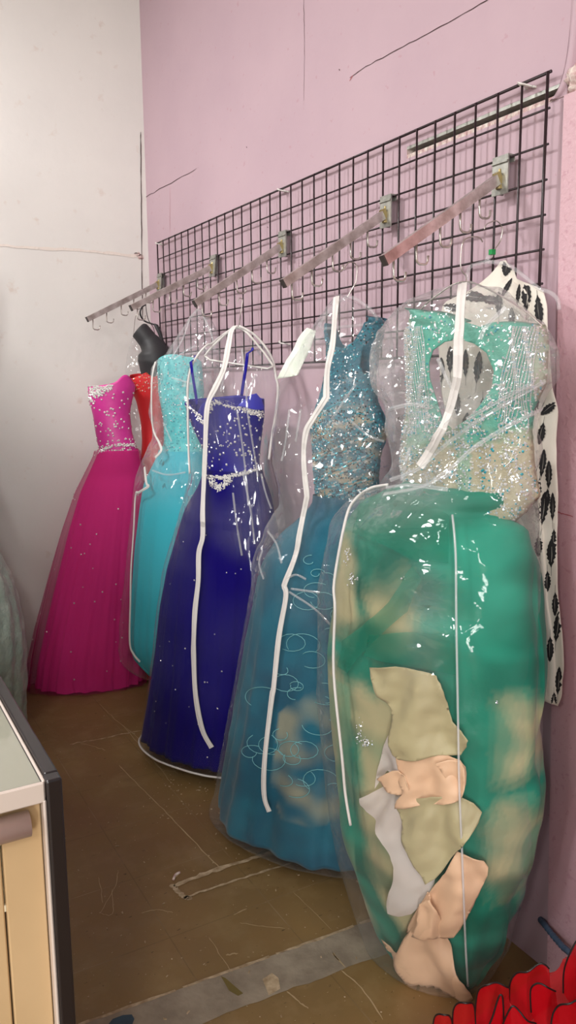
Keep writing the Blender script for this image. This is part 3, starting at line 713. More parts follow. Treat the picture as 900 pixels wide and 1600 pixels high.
# ---------------------------------------------------------------- royal blue gown in its bag
fr = Frame(-.2, 1.27, .5, -.87); og = sub(fr)
root = thing('ball_gown', 'royal blue ball gown with thin straps and silver rhinestones, inside a clear bag', 'gown', og)
MAT['blue_satin'] = pbr('royal_blue_satin', rgb(20, 8, 126), .5, spec=.2, sheen=.1, bscale=22, bstr=.2)
MAT['blue_skirt'] = pbr('royal_blue_skirt', rgb(14, 3, 98), .85, spec=.1, sheen=.1, bscale=25, bstr=.06, stretch=(1, 1, .12)); MAT['blue_net'] = tulle('royal_blue_net', rgb(24, 10, 120), .3)
def btop(th):
    c, s = math.cos(th), math.sin(th)
    if s > 0: y = 629+14*math.exp(-((c+.40)/.16)**2)-7*math.exp(-((c-.15)/.2)**2)+8*max(0, c)
    else: y = 618+6*abs(c)
    return fr.uz(350, y)[1]
bod = Loft(fr, [(288, 618), (290, 632), (297, 655), (308, 680), (320, 705), (324, 735), (318, 752)], [(413, 618), (414, 642), (411, 670), (407, 700), (405, 729), (409, 742), (416, 752)], .55, zb=fr.uz(360, 752)[1], zt=fr.uz(350, 615)[1], rings=36, segs=96, top=btop)
bod.build('bodice', [MAT['blue_satin']], root, thick=.003)
q, fs, _ = patch([(372, 634), (380, 626), (393, 617), (400, 615), (407, 624), (414, 641), (396, 640)], lambda x, y: bod.hit(min(x, 411), max(y, 640), .004)[0]+Vector((0, 0, fr.uz(x, y)[1]-fr.uz(x, max(y, 640))[1])), 3)
solid(mesh('cup_lining', q, fs, pbr('blue_lining', rgb(52, 52, 190), .5), True, root, og), .003)
for pts in ([(319, 556), (322, 580), (327, 612), (330, 632)], [(408, 544), (406, 566), (402, 592), (398, 618)]):
    b = MB(); b.tube([fr.P(fr.uz(x, y)[0], .055 if i < 2 else .085, fr.uz(x, y)[1]) for i, (x, y) in enumerate(px_line(pts, 4))], .008, 8, flat=.25); b.build('strap', [MAT['blue_satin']], root, og, True)
mb = MB()
for p, n in bod.scatter(420, lambda u, z, p: z < fr.uz(350, 650)[1]): mb.bead(p+n*.001, n, R.uniform(.003, .0055))
bead_path(mb, bod, px_line([(291, 631), (300, 638), (309, 648), (318, 660)]), 8, 130, (.002, .004)); bead_path(mb, bod, px_line([(326, 640), (334, 629), (345, 627), (360, 631), (378, 638), (395, 643), (413, 648)]), 11, 420, (.002, .0042))

skl = [(318, 738), (311, 757), (290, 792), (276, 838), (263, 884), (253, 942), (246, 1014), (236, 1087), (229, 1127), (227, 1140)]; skr = [(409, 735), (424, 775), (438, 850), (446, 950), (450, 1050), (448, 1130), (444, 1180)]
zw = fr.uz(360, 740)[1]
sk = Loft(fr, skl, skr, lambda z: .5+.16*max(0, 1-(zw-z)/.12), rings=60, segs=180, zb=.075, fold=folds(17, .035, 41, .02, 1.15, .05, 2)); sk.cap(); sk.build('skirt', [MAT['blue_skirt']], root)
both = Nearest(bod, sk)
bead_path(mb, both, px_line([(324, 745), (345, 746), (370, 742), (390, 736), (407, 730)]), 6, 240, (.002, .0042)); bead_path(mb, both, [(328, 750), (342, 765), (360, 747)], 9, 220, (.002, .004))
for p, n in sk.scatter(110): mb.bead(p+n*.002, n, R.uniform(.002, .0042))
beads_obj(mb, 'rhinestones', [MAT['silver']], root)
bgl = [(371, 508), (359, 512), (340, 526), (321, 541), (307, 556), (297, 575), (292, 602), (292, 640), (294, 700), (296, 745), (287, 782), (270, 838), (257, 884), (248, 942), (241, 1014), (231, 1087), (224, 1127), (221, 1147)]
bgr = [(375, 508), (390, 516), (404, 528), (420, 547), (430, 567), (433, 590), (437, 602), (435, 636), (427, 686), (424, 723), (432, 758), (445, 800), (452, 900), (458, 1000), (456, 1120), (450, 1190)]
root = thing('garment_bag', 'clear bag with white piping over the royal blue gown', 'garment bag', og, 'clear gown bags')
bg = Loft(fr, bgl, bgr, lambda z: .56-.04*(z < 1.0), zb=.062, rings=120, segs=110, crumple=(lambda z: .0025+.002*(z > 1.0), 7), smooth_h=.012); bg.cap(True, True); bg.build('clear_cover', [MAT['film_smooth']], root, crk=crk_fn(.9, .15, .9))
ribbon('zipper', px_line([(366, 511), (361, 520), (357, 541), (350, 576), (337, 605), (327, 625), (323, 648), (321, 700), (319, 750), (317, 798), (317, 838), (311, 864), (310, 908), (305, 954), (303, 1000), (303, 1029), (306, 1087), (316, 1139), (331, 1168)], 5), .021, .002, bg, MAT['zip_tape'], root)
piping('edge_piping', px_line([(372, 510), (358, 514), (340, 527), (321, 542), (308, 557), (299, 575), (294, 602), (294, 640), (295, 700), (297, 740)], 5), .0045, bg, MAT['zip_tape'], root)
piping('edge_piping', px_line([(374, 510), (390, 518), (404, 530), (418, 548), (427, 567), (431, 590), (434, 605), (432, 636), (424, 686), (420, 718)], 5), .0048, bg, MAT['zip_tape'], root)
creases(bg, root, [[(378, 545), (384, 600), (386, 640)], [(370, 640), (378, 690), (384, 740), (388, 790)], [(386, 640), (396, 700), (403, 745)], [(364, 770), (370, 820), (378, 868)], [(380, 740), (392, 800), (398, 850)], [(408, 740), (415, 770), (424, 795)], [(352, 560), (349, 590), (345, 612)], [(400, 585), (390, 605), (384, 618)]], .0065)
L = [bg.verts[k] for k in range(bg.segs)]
b = MB(); b.tube(L+[L[0], L[1]], .004, 6, caps=False); b.build('hem_piping', [MAT['zip_tape']], root, og, True)
wire_hanger('clear hanger in the bag over the royal blue gown', [(371, 472), (374, 466), (379, 468), (378, 478), (376, 490)], 1.193, fr, (373, 512), [(320, 556), (427, 572)], 'white_plastic', arm_r=.004)

# ---------------------------------------------------------------- teal beaded gown in its bag
fr = Frame(-.19, .62, .45, -.89); og = sub(fr)
root = thing('evening_gown', 'teal gown with nude beaded bodice and wide straps, inside a clear bag', 'gown', og)
MAT['teal_skirt'] = pbr('teal_net_skirt', None or rgb(0, 118, 146), .8, sheen=.4, bscale=35, bstr=.3, attr='tint'); MAT['teal_net'] = tulle('teal_net', rgb(10, 130, 150), .25)
MAT['beaded_teal'] = pbr('beaded_teal_mesh', rgb(60, 150, 165), .45, attr='tint', bscale=120, bstr=.5)
ol = [(499, 504), (508, 505), (512, 526), (517, 537), (527, 542), (539, 544), (554, 535), (566, 515), (574, 494), (591, 496), (592, 511), (583, 550), (577, 587), (580, 628), (588, 645), (594, 662), (595, 682), (585, 714), (582, 753), (590, 800), (560, 830), (480, 830), (490, 800), (485, 775), (482, 746), (480, 709), (478, 675), (482, 648), (494, 611), (501, 577), (503, 543), (498, 518)]
hole = [(571, 536), (580, 528), (577, 558), (574, 582), (567, 584), (563, 572), (566, 552)]
zbu = fr.uz(540, 665)[1]
bF, bB = shell(ol, fr, lambda z, k: .045+.035*math.exp(-((z-zbu)/.06)**2)*(.7+.3*math.cos(k*5)) if z < 1.72 else .03, -.035)
def body(front): return bF if front else bB
def tealcol(x, y):
    n = noise.noise(Vector((x*.045, y*.045, 3)))+.5*noise.noise(Vector((x*.13, y*.13, 1)))
    teal = rgb(22, 100, 120); nude = rgb(158, 148, 124); t = 0
    if y > 625: t = max(0, min(1, (n+.12+.3*math.sin(y*.2+x*.07))*2.2))*min(1, (y-625)/30)
    if y > 785: t *= max(0, 1-(y-785)/25)
    return tuple(a+(b-a)*t for a, b in zip(teal, nude))
for fb in (True, False):
    pts, fs, pq = patch(ol, body(fb), 5, [hole] if fb else [])
    o = mesh('bodice' if fb else 'bodice_back', pts, fs, MAT['beaded_teal'], True, root, og); add_tint(o, [tealcol(*p) for p in pq]); solid(o, .003)
mb = MB(); bf = body(True)
def at_b(x, y): p = bf(x, y); n = (CAM-p).normalized(); return p+n*.003, n
k = 0
while k < 2300:
    x, y = R.uniform(476, 598), R.uniform(500, 828)
    if not inside(x, y, ol) or inside(x, y, hole): continue
    k += 1; n = noise.noise(Vector((x*.06, y*.06, 8)))
    if y < 640 and R.random() < .35: continue
    p, nn = at_b(x, y); mb.bead(p, nn, R.uniform(.0015, .0034), R.choice((0, 0, 0, 1, 2) if y < 640 else ((2, 2, 2, 1, 0) if n > .05 else (0, 0, 1, 0, 2))))
for i in range(9):      # slanting bead rows over the midriff
    y0 = 705+i*11
    for j in range(46):
        x = 484+j*2.1; y = y0+9-(x-484)*.30+4*math.sin(i*2+x*.03)
        if inside(x, y, ol): p, nn = at_b(x, y); mb.bead(p, nn, .0032, (0, 2, 0, 1)[(i+j//3) % 4])
for cx, cy, rr in ((553, 635, 18), (570, 660, 16), (540, 672, 15), (515, 660, 14), (560, 690, 14), (500, 690, 12), (495, 660, 10)):
    for j in range(40):
        a = j/40*6.28; x, y = cx+rr*math.cos(a)*(1+.2*math.sin(5*a)), cy+rr*math.sin(a)*(1+.2*math.sin(5*a))
        if inside(x, y, ol): p, nn = at_b(x, y); mb.bead(p, nn, .0034, (2, 0, 0, 1)[j % 4])
for x, y in [(540+i*2.6, 617-i*.75-3*math.sin(i*.3)) for i in range(13)]+[(514+i*2.5, 640-i*1.2) for i in range(14)]:
    p, nn = at_b(x, y); mb.bead(p, nn, .0036, 0)
beads_obj(mb, 'beading', [MAT['aqua_stone'], MAT['silver'], MAT['dark_stone'], MAT['white_stone']], root)
skl = [(489, 785), (468, 806), (438, 835), (410, 876), (400, 925), (388, 995), (375, 1070), (361, 1144), (348, 1215), (344, 1238)]; skr = [(585, 780), (604, 820), (618, 880), (628, 1000), (634, 1150), (632, 1260), (625, 1350)]
def inpx(fr, poly): return [fr.uz(*p) for p in poly]
tanT = [inpx(fr, [(478, 1085), (520, 1060), (560, 1060), (560, 1260), (520, 1260), (480, 1240), (465, 1190), (470, 1120)])]
def tintT(u, z, v):
    n = noise.noise(v*7)+.5*noise.noise(v*19); base = Vector(rgb(0, 98, 120)[:3]).lerp(Vector(rgb(0, 74, 98)[:3]), max(0, min(1, .5+n)))
    if inside(u+.03*n, z+.03*n, tanT[0]): base = base.lerp(Vector(rgb(150, 146, 120)[:3]), max(0, min(.75, .35+.9*noise.noise(Vector((v.x*9, v.y*9, v.z*16))))))
    return (*base, 1)
sk = Loft(fr, skl, skr, .48, rings=90, segs=170, zb=.055, fold=folds(7, .05, 19, .03, 1.2, .1, 5), crumple=(.004, 9)); sk.cap(); sk.build('skirt', [MAT['teal_skirt']], root, tint=tintT)
mb = MB()
for i in range(46):     # pale thread loops stitched over the net
    cx, cy, rr = R.uniform(385, 540), R.uniform(850, 1240), R.uniform(6, 22)
    if cx < 505-(cy-780)*.33: continue
    a0, da = R.random()*6.3, R.uniform(2.5, 6.5)
    mb.tube([sk.hit(cx+rr*math.cos(a0+da*j/14)*(1+j*.03)+j*.4, cy+rr*.8*math.sin(a0+da*j/14), .003)[0] for j in range(15)], .0011, 4)
o = mb.build('thread_loops', [pbr('pale_thread', rgb(120, 185, 190), .6)], root, og, True); o['kind'] = 'stuff'
bgl = [(528, 461), (519, 466), (493, 506), (478, 530), (455, 568), (440, 600), (434, 630), (427, 672), (426, 721), (433, 758), (436, 787), (415, 825), (399, 864), (394, 915), (381, 989), (367, 1067), (353, 1144), (338, 1229), (332, 1246)]
bgr = [(533, 461), (547, 462), (576, 482), (602, 500), (614, 540), (619, 620), (617, 700), (613, 760), (622, 850), (634, 1000), (640, 1200), (634, 1375)]
root = thing('garment_bag', 'clear bag with white zipper over the teal beaded gown', 'garment bag', og, 'clear gown bags')
bg = Loft(fr, bgl, bgr, lambda z: .46+.05*(z < 1.0), zb=.05, rings=130, segs=120, crumple=(lambda z: .003+.006*max(0, min(1, (z-.8)/.3)), 12), smooth_h=.012); bg.cap(True, True); bg.build('clear_cover', [MAT['film']], root, crk=crk_fn(.88, .15, 1.4))
ribbon('zipper', px_line([(526, 464), (524, 489), (520, 538), (512, 577), (510, 620)], 5)[:-1]+px_line([(510, 621), (490, 653), (478, 677), (475, 721), (480, 774)], 5)[:-1]+px_line([(480, 776), (469, 831), (462, 868), (444, 914)], 5)[:-1]+px_line([(444, 916), (447, 933), (436, 996), (428, 1073), (425, 1090), (414, 1185), (413, 1242), (421, 1268)], 5), .018, .002, bg, MAT['zip_tape'], root)
creases(bg, root, [[(556, 600), (535, 630), (518, 655)], [(452, 640), (446, 690), (440, 720)], [(470, 640), (462, 690)], [(545, 655), (575, 680), (600, 690)], [(418, 830), (432, 850), (440, 880)], [(410, 860), (405, 880), (412, 905)], [(452, 925), (490, 950), (516, 976)], [(455, 920), (500, 926)], [(447, 905), (462, 898), (478, 905)]], .006)
wire_hanger('clear hanger in the bag over the teal beaded gown', [(537, 422), (544, 411), (554, 411), (558, 421), (556, 442)], .583, fr, (543, 464), [(498, 508), (590, 498)], 'clear_plastic')
q, fs, _ = patch([(488, 513), (499, 517), (492, 548), (481, 570), (471, 586), (440, 592), (451, 563), (470, 531)], lambda x, y: fr.P(fr.uz(x, y)[0], .02+.01*math.sin(x*.12), fr.uz(x, y)[1]), 4)
o = solid(mesh('paper_sheet', q, fs, pbr('white_paper', rgb(235, 236, 228), .8, var=rgb(220, 230, 214), vscale=25), True, None, q[0]), .001); tag(o, 'white paper sheet tucked in the bag beside the teal gown strap', 'paper')
# ---------------------------------------------------------------- white dress with black feather print, nearest the wall
fr = Frame(-.045, .12, 0, -1); og = sub(fr)
root = thing('printed_dress', 'white dress with black feather print hanging behind the sea green gown', 'dress', og)
MAT['white_crepe'] = pbr('white_crepe', rgb(226, 219, 207), .8, bscale=25, bstr=.25, stretch=(1, 1, .2))
wr = [(789, 408), (806, 427), (803, 438), (822, 443), (846, 452), (852, 478), (851, 520), (856, 600), (866, 640), (863, 690), (865, 754), (867, 829), (870, 918), (878, 984), (876, 1087), (869, 1104)]
wl = [(784, 408), (772, 425), (757, 440), (735, 455), (700, 470), (690, 520), (695, 600), (710, 700), (740, 800), (780, 900), (810, 1000), (832, 1100)]
lo = Loft(fr, wl, wr, .14, zb=fr.uz(868, 1102)[1], zt=fr.uz(787, 408)[1], rings=110, segs=110, smooth_h=.008, fold=lambda th, z: .10*math.sin(9*th+2.5*noise.noise(Vector((th, z*2, 0))))*min(1, max(0, (1.98-z)/.3)), crumple=(.0035, 10)); lo.cap(True, True)
vs, fs, mi = list(lo.verts), list(lo.faces), [0]*len(lo.faces)
def feather(px, py, ln, ang, wd):
    """one printed plume: a leaf with notched barbs and a bare quill"""
    half = [(0, 0), (.10, .10), (.2, .30), (.27, .22), (.36, .46), (.42, .36), (.5, .52), (.57, .40), (.66, .48), (.72, .36), (.8, .36), (.86, .24), (.93, .2), (1, 0)]
    pl = [(.0, .02)]+[(t, w) for t, w in half[1:-1]]+[(1, 0)]+[(t-.03, -w) for t, w in reversed(half[1:-1])]+[(0, -.02), (-.28, -.015), (-.28, .015)]
    ca, sa = math.cos(ang), math.sin(ang)
    poly = [(px+(t-.4)*ln*ca-w*wd*sa, py+(t-.4)*ln*sa+w*wd*ca) for t, w in pl]
    hole = [(px+(t-.4)*ln*ca-w*wd*sa, py+(t-.4)*ln*sa+w*wd*ca) for t, w in ((.2, .03), (.45, .1), (.8, .05), (.8, .03), (.45, .04), (.2, .0))]
    def mp(x, y):
        loc, nr, i, d = lo.tree().ray_cast(CAM, ray(x, y))
        if loc is None: return None
        if nr.dot(CAM-loc) < 0: nr = -nr
        return loc+nr*.0016
    P, F, _ = patch(poly, mp, 5, [hole])
    o = len(vs); ok = [p is not None for p in P]; vs.extend(p if p is not None else Vector((0, 0, 0)) for p in P)
    for f in F:
        if all(ok[i] for i in f): fs.append(tuple(i+o for i in f)); mi.append(1)
U2 = math.pi/2
for x, y, l, a, w in [(794, 412, 30, U2+.2, 22), (823, 468, 42, -U2, 20), (842, 480, 44, U2-.1, 18), (780, 478, 34, -U2, 16), (790, 454, 34, -U2+.5, 10), (810, 464, 30, -U2+.1, 9), (733, 462, 46, .15, 22), (762, 468, 36, .1, 18), (706, 480, 30, .2, 16), (704, 566, 38, -U2, 15), (747, 579, 46, -U2+.1, 17), (772, 560, 44, -U2-.1, 15),
                      (776, 608, 34, -U2, 17), (755, 636, 34, U2, 16), (727, 664, 30, -U2+.2, 14), (728, 572, 40, -U2, 13), (690, 582, 36, -U2, 14), (715, 625, 34, U2, 14), (760, 675, 32, -U2, 14), (800, 560, 36, U2, 13), (800, 640, 36, -U2, 13), (861, 636, 30, U2+.9, 17), (847, 674, 32, U2+.2, 17), (831, 732, 36, U2+.15, 19), (848, 728, 40, -U2+.1, 15), (840, 764, 34, U2+.2, 19), (858, 746, 40, -U2, 14),
                      (823, 780, 32, U2, 18), (849, 800, 48, -U2+.1, 20), (864, 796, 40, -U2, 12), (856, 775, 26, U2, 12), (862, 869, 40, -U2, 19), (866, 840, 30, U2, 13), (871, 984, 44, -U2+.1, 16), (868, 940, 34, U2, 13), (873, 1068, 40, -U2+.05, 14), (860, 1010, 36, U2, 14), (866, 1092, 24, U2, 12), (856, 905, 30, U2, 14), (842, 850, 30, U2, 16), (800, 500, 30, -U2, 14), (826, 520, 34, U2, 15), (843, 545, 36, -U2, 14), (838, 620, 34, U2, 15), (824, 690, 34, -U2, 15)]:
    feather(x, y, l*1.12, a, w*.8)
mesh('dress_body', vs, fs, [MAT['white_crepe'], MAT['black_print']], True, root, og, mi)
# its clear hanger with a green size cube
nk = back_pt(768, 408, .124)
t = thing('hanger', 'clear plastic hanger with a green size cube, holding the feather print dress', 'hanger', nk)
b = MB(); b.tube(catmull([back_pt(x, y, .124) for x, y in [(757, 358), (759, 352), (765, 348), (775, 345), (783, 352), (785, 362), (781, 378), (772, 391), (769, 402)]], 5), .0014, 8); b.build('hook', [MAT['chrome']], t, nk, True)
b = MB(); q = back_pt(769, 394, .124); b.box(q-Vector((.006, .006, .006)), q+Vector((.006, .006, .006))); b.build('size_cube', [pbr('green_cube', rgb(20, 140, 70), .4)], t, nk)
hp = lambda x, y: fr.P(fr.uz(x, y)[0], .012, fr.uz(x, y)[1])
b = MB(); b.tube(catmull([hp(x, y) for x, y in [(737, 445), (736, 432), (740, 418), (752, 413), (767, 410), (796, 413), (822, 430), (848, 451), (865, 457), (877, 468), (880, 484)]], 5), .0045, 10); b.tube([hp(767, 412), hp(768, 404), hp(769, 399)], [.008, .006, .004], 8); b.build('shoulder_bar', [MAT['clear_plastic']], t, nk, True)

# ---------------------------------------------------------------- sea green and nude gown, nearest the camera
fr = Frame(-.205, .13, .25, -.97); og = sub(fr)
root = thing('ball_gown', 'sea green and nude gown with keyhole back and silver beading, inside the nearest bag', 'gown', og)
MAT['beaded_nude'] = pbr('beaded_mesh', rgb(180, 170, 140), .45, attr='tint', bscale=110, bstr=.5)
MAT['green_net_skirt'] = pbr('green_over_nude_skirt', rgb(20, 150, 120), .75, attr='tint', sheen=.3, bscale=14, bstr=.35)
ol = [(648, 483), (668, 486), (687, 487), (705, 491), (722, 497), (747, 506), (766, 512), (779, 506), (808, 503), (850, 508), (856, 530), (852, 600), (832, 640), (829, 672), (834, 736), (842, 775), (820, 800), (780, 835), (725, 850), (670, 800), (634, 771), (626, 729), (628, 682), (635, 640), (634, 579), (632, 520)]
hole = [(683, 567), (690, 548), (710, 535), (735, 531), (757, 538), (775, 552), (786, 580), (783, 605), (765, 632), (745, 655), (722, 670), (708, 657), (695, 622), (684, 590)]
fbody, fback = shell(ol, fr, lambda z, k: .045+.004*math.sin(k*18)*min(1, max(0, (1.5-z)/.2)), -.005)
def fcol(x, y):
    n = noise.noise(Vector((x*.03, y*.03, 0)))+.5*noise.noise(Vector((x*.09, y*.09, 5)))
    sea = Vector(rgb(84, 166, 146)[:3]); nude = Vector(rgb(174, 167, 142)[:3])
    d = abs(x-735)
    t = max(0, min(1, (y-(665-.25*max(0, 60-d)) + 45*n)/40))
    if x < 655 and y > 500: t = max(t, min(1, (655-x)/12))
    if x > 838: t = max(t, .7)
    if 640 < x < 690 and 620 < y < 720 and n > -.1: t *= .55
    if 730 < x < 752 and y > 700: t *= .5
    return (*sea.lerp(nude, t), 1)
pts, fs, pq = patch(ol, fbody, 6, [hole]); o = mesh('bodice', pts, fs, MAT['beaded_nude'], True, root, og); add_tint(o, [fcol(*p) for p in pq]); solid(o, .003)
olb = [(832, 640), (829, 672), (834, 736), (842, 775), (820, 800), (780, 835), (725, 850), (670, 800), (634, 771), (626, 729), (628, 682), (635, 640), (690, 700), (735, 712), (790, 690)]
pts, fs, pq = patch(olb, fback, 9); o = mesh('bodice_back', pts, fs, MAT['beaded_nude'], True, root, og); add_tint(o, [fcol(*p) for p in pq]); solid(o, .003)
mb = MB(); k = 0
def at_f(x, y): p = fbody(x, y, .004); return p, (CAM-p).normalized()
while k < 2600:
    x, y = R.uniform(625, 858), R.uniform(484, 850)
    if not inside(x, y, ol) or inside(x, y, hole): continue
    n = noise.noise(Vector((x*.04, y*.04, 12)))
    dens = .12 if y < 620 else .55
    edge = min(math.hypot(x-a, y-b_) for a, b_ in hole)
    if edge < 26 and y > 600: dens = .9
    if x < 655 or x > 835: dens = .8
    if R.random() > dens*(.7+1.2*n): continue
    k += 1; p, nn = at_f(x, y); mb.bead(p, nn, R.uniform(.0016, .0036), R.choice((0, 0, 0, 1, 1, 2)))
for i in range(13):    # strings of bugle beads on both sleeve edges
    for side in (0, 1):
        x0 = (634+i*3.2) if side == 0 else (846-i*2.6); x1 = (648+i*3.4) if side == 0 else (834-i*4.5); ln = R.randint(46, 66)
        for j in range(ln):
            t = j/66; x, y = x0+(x1-x0)*t+1.5*math.sin(i+j*.2), 512+t*170
            if inside(x, y, ol) and not inside(x, y, hole): p, nn = at_f(x, y); mb.bead(p+nn*.002, nn, .0021, 0 if j % 3 else 1)
beads_obj(mb, 'beading', [MAT['silver'], MAT['white_stone'], MAT['aqua_stone']], root)
skl = [(640, 752), (612, 764), (575, 778), (550, 820), (534, 900), (529, 960), (529, 1050), (541, 1180), (552, 1290), (575, 1370), (597, 1440), (633, 1507), (686, 1562)]
skr = [(770, 800), (805, 792), (832, 822), (850, 890), (862, 1000), (860, 1140), (857, 1240), (846, 1330), (822, 1415), (790, 1490), (750, 1542)]
tan = [inpx(fr, p) for p in ([(562, 829), (602, 833), (620, 887), (633, 949), (611, 971), (558, 980), (549, 971), (558, 896)], [(653, 887), (709, 891), (709, 980), (678, 989), (651, 984)], [(536, 1040), (590, 1022), (604, 1080), (588, 1140), (562, 1180), (549, 1240), (538, 1150)], [(802, 1244), (852, 1244), (838, 1378), (800, 1387)], [(567, 1347), (600, 1350), (612, 1400), (590, 1440)], [(610, 1040), (700, 1060), (716, 1180), (740, 1400), (690, 1440), (630, 1300)], [(812, 1080), (850, 1080), (850, 1200), (815, 1210)], [(700, 980), (660, 1000), (640, 990), (690, 975)])]
def tintF(u, z, v):
    n = noise.noise(v*6)+.5*noise.noise(v*15)
    base = Vector(rgb(6, 126, 102)[:3]).lerp(Vector(rgb(2, 92, 74)[:3]), max(0, min(1, .45+1.1*n)))
    s1 = noise.noise(Vector((v.x*5, v.y*5, v.z*13)))
    base = base.lerp(Vector(rgb(36, 156, 130)[:3]), max(0, min(.6, s1*1.3)))
    uu, zz = u+.034*n, z+.034*noise.noise(v*11+Vector((3, 3, 3)))
    hit = sum(inside(uu+a, zz+b_, p) for p in tan for a, b_ in ((0, 0), (.028, 0), (-.028, 0), (0, .028), (0, -.028), (.014, .014), (-.014, .014), (.014, -.014), (-.014, -.014)))/9
    if hit: base = base.lerp(Vector(rgb(184, 172, 132)[:3]), min(1, hit)*max(.35, min(.9, .75+.8*s1)))
    if u < -.12 and z < .75: base = base.lerp(Vector(rgb(110, 156, 124)[:3]), max(0, min(.6, .35+n)))
    return (*base, 1)
fold = lambda th, z: .035*math.sin(5*th+6*noise.noise(Vector((th*.6, z*3, 2))))+.03*noise.noise(Vector((math.cos(th)*2.4, math.sin(th)*2.4, z*5)))
sk = Loft(fr, skl, skr, .5, cv=lambda z: .02*max(0, min(1, (1.3-z)/.2)), rings=150, segs=220, fold=fold, crumple=(.006, 8), smooth_h=.012); sk.cap(True, True); sk.build('skirt', [MAT['green_net_skirt']], root, tint=tintF)
# gathered green net swathes lying over the lining
MAT['green_net'] = tulle('sea_green_net', rgb(16, 150, 122), .45)
def onsk(off, wave=.004):
    def f(x, y):
        p, n = sk.hit(x, y, off); return p+n*max(-.5*off, wave*noise.noise(Vector((x*.05, y*.05, off*900))))
    return f
for poly in ([(572, 790), (612, 768), (668, 790), (705, 815), (705, 880), (655, 878), (600, 850), (560, 835)], [(582, 990), (640, 985), (712, 990), (712, 1052), (690, 1048), (600, 1030), (575, 1022)], [(536, 1040), (545, 1000), (575, 975), (615, 940), (650, 885), (662, 905), (640, 955), (600, 990), (570, 1020), (548, 1050)]):
    q, fs, _ = patch(poly, onsk(.016, .008), 9); mesh('net_swathe', q, fs, MAT['green_net'], True, root, og)
MAT['peach'] = pbr('peach_organza', rgb(226, 188, 154), .5, sheen=.3, bscale=12, bstr=.25); MAT['white_net'] = tulle('white_net', rgb(250, 240, 236), .82)
MAT['sage'] = pbr('peach_under_green_net', rgb(178, 168, 130), .55, sheen=.3, bscale=12, bstr=.3)
def frilly(poly, off, k):
    """cloth piece with soft pleats fanning from its top and lifted edges"""
    cx, cy = sum(p[0] for p in poly)/len(poly), min(p[1] for p in poly)-30
    def f(x, y):
        p, n = sk.hit(x, y, 0); a = math.atan2(x-cx, y-cy)
        e = min(seg_dist(x, y, p0, p1) for p0, p1 in zip(poly, poly[1:]+poly[:1]))
        wv = .010*math.sin(a*9+k*2+.8*math.sin(y*.04))*min(1, (y-cy-30)/60)+.004*noise.noise(Vector((x*.05, y*.05, k)))
        return p+n*max(.004+.0012*k, off+1.3*wv+.010*math.exp(-e/7)*max(0, math.sin(k+x*.06+y*.05)))
    return f
for i, (nm, mt, poly) in enumerate([
    ('net_frill', 'white_net', [(618, 1136), (633, 1180), (629, 1211), (607, 1202), (589, 1229), (595, 1195), (604, 1162)]),
    ('net_frill', 'white_net', [(571, 1242), (607, 1222), (633, 1213), (645, 1232), (638, 1280), (656, 1329), (682, 1364), (673, 1391), (647, 1422), (620, 1413), (622, 1378), (624, 1347), (607, 1307), (591, 1280), (576, 1267)]),
    ('ruffle', 'peach', [(604, 1462), (616, 1474), (630, 1478), (651, 1440), (696, 1447), (713, 1489), (731, 1542), (706, 1568), (686, 1566), (647, 1529), (629, 1489), (611, 1480)]),
    ('ruffle', 'peach', [(673, 1385), (680, 1400), (662, 1440), (640, 1451), (651, 1422)]),
    ('ruffle', 'peach', [(718, 1322), (745, 1330), (762, 1342), (756, 1372), (744, 1396), (718, 1449), (687, 1444), (653, 1442), (673, 1391), (691, 1369)]),
    ('ruffle', 'sage', [(633, 1250), (680, 1235), (722, 1238), (753, 1262), (736, 1295), (718, 1320), (700, 1345), (678, 1364), (651, 1324), (638, 1284)]),
    ('ruffle', 'peach', [(629, 1167), (669, 1171), (722, 1174), (731, 1202), (727, 1231), (718, 1244), (678, 1249), (633, 1256), (647, 1227), (633, 1209)]),
    ('ruffle', 'sage', [(593, 1038), (620, 1036), (647, 1038), (687, 1051), (700, 1085), (709, 1118), (736, 1140), (722, 1171), (695, 1170), (669, 1173), (633, 1176), (622, 1155), (621, 1120), (616, 1096), (602, 1069)]),
    ('ruffle', 'peach', [(600, 1206), (614, 1196), (634, 1192), (654, 1214), (648, 1238), (628, 1230), (612, 1218)]),
    ('ruffle', 'peach', [(688, 1178), (722, 1176), (731, 1202), (727, 1231), (714, 1226), (700, 1200)]),
    ('ruffle', 'peach', [(663, 1396), (686, 1386), (700, 1428), (697, 1446), (676, 1440), (657, 1444)]),
    ]):
    q, fs, _ = patch(px_line(poly+[poly[0]], 2)[:-1], frilly(poly, .012+.0028*i, i), 5); o = mesh(nm, q, fs, MAT[mt], True, root, og)
    if mt != 'white_net': solid(o, .0015)
mb = MB()
for cx, cy, sx, sy, n in ((545, 870, 5, 14, 26), (552, 905, 5, 9, 26), (563, 1142, 6, 16, 22), (574, 1160, 9, 6, 34), (585, 1250, 3, 10, 8), (632, 905, 3, 3, 4), (776, 1098, 2, 2, 3)):
    for _ in range(n): p, nn = sk.hit(R.gauss(cx, sx*.6), R.gauss(cy, sy*.6), .004); mb.bead(p, nn, R.uniform(.0015, .0032), R.choice((0, 1)))
beads_obj(mb, 'skirt_stones', [MAT['silver'], MAT['white_stone']], root)
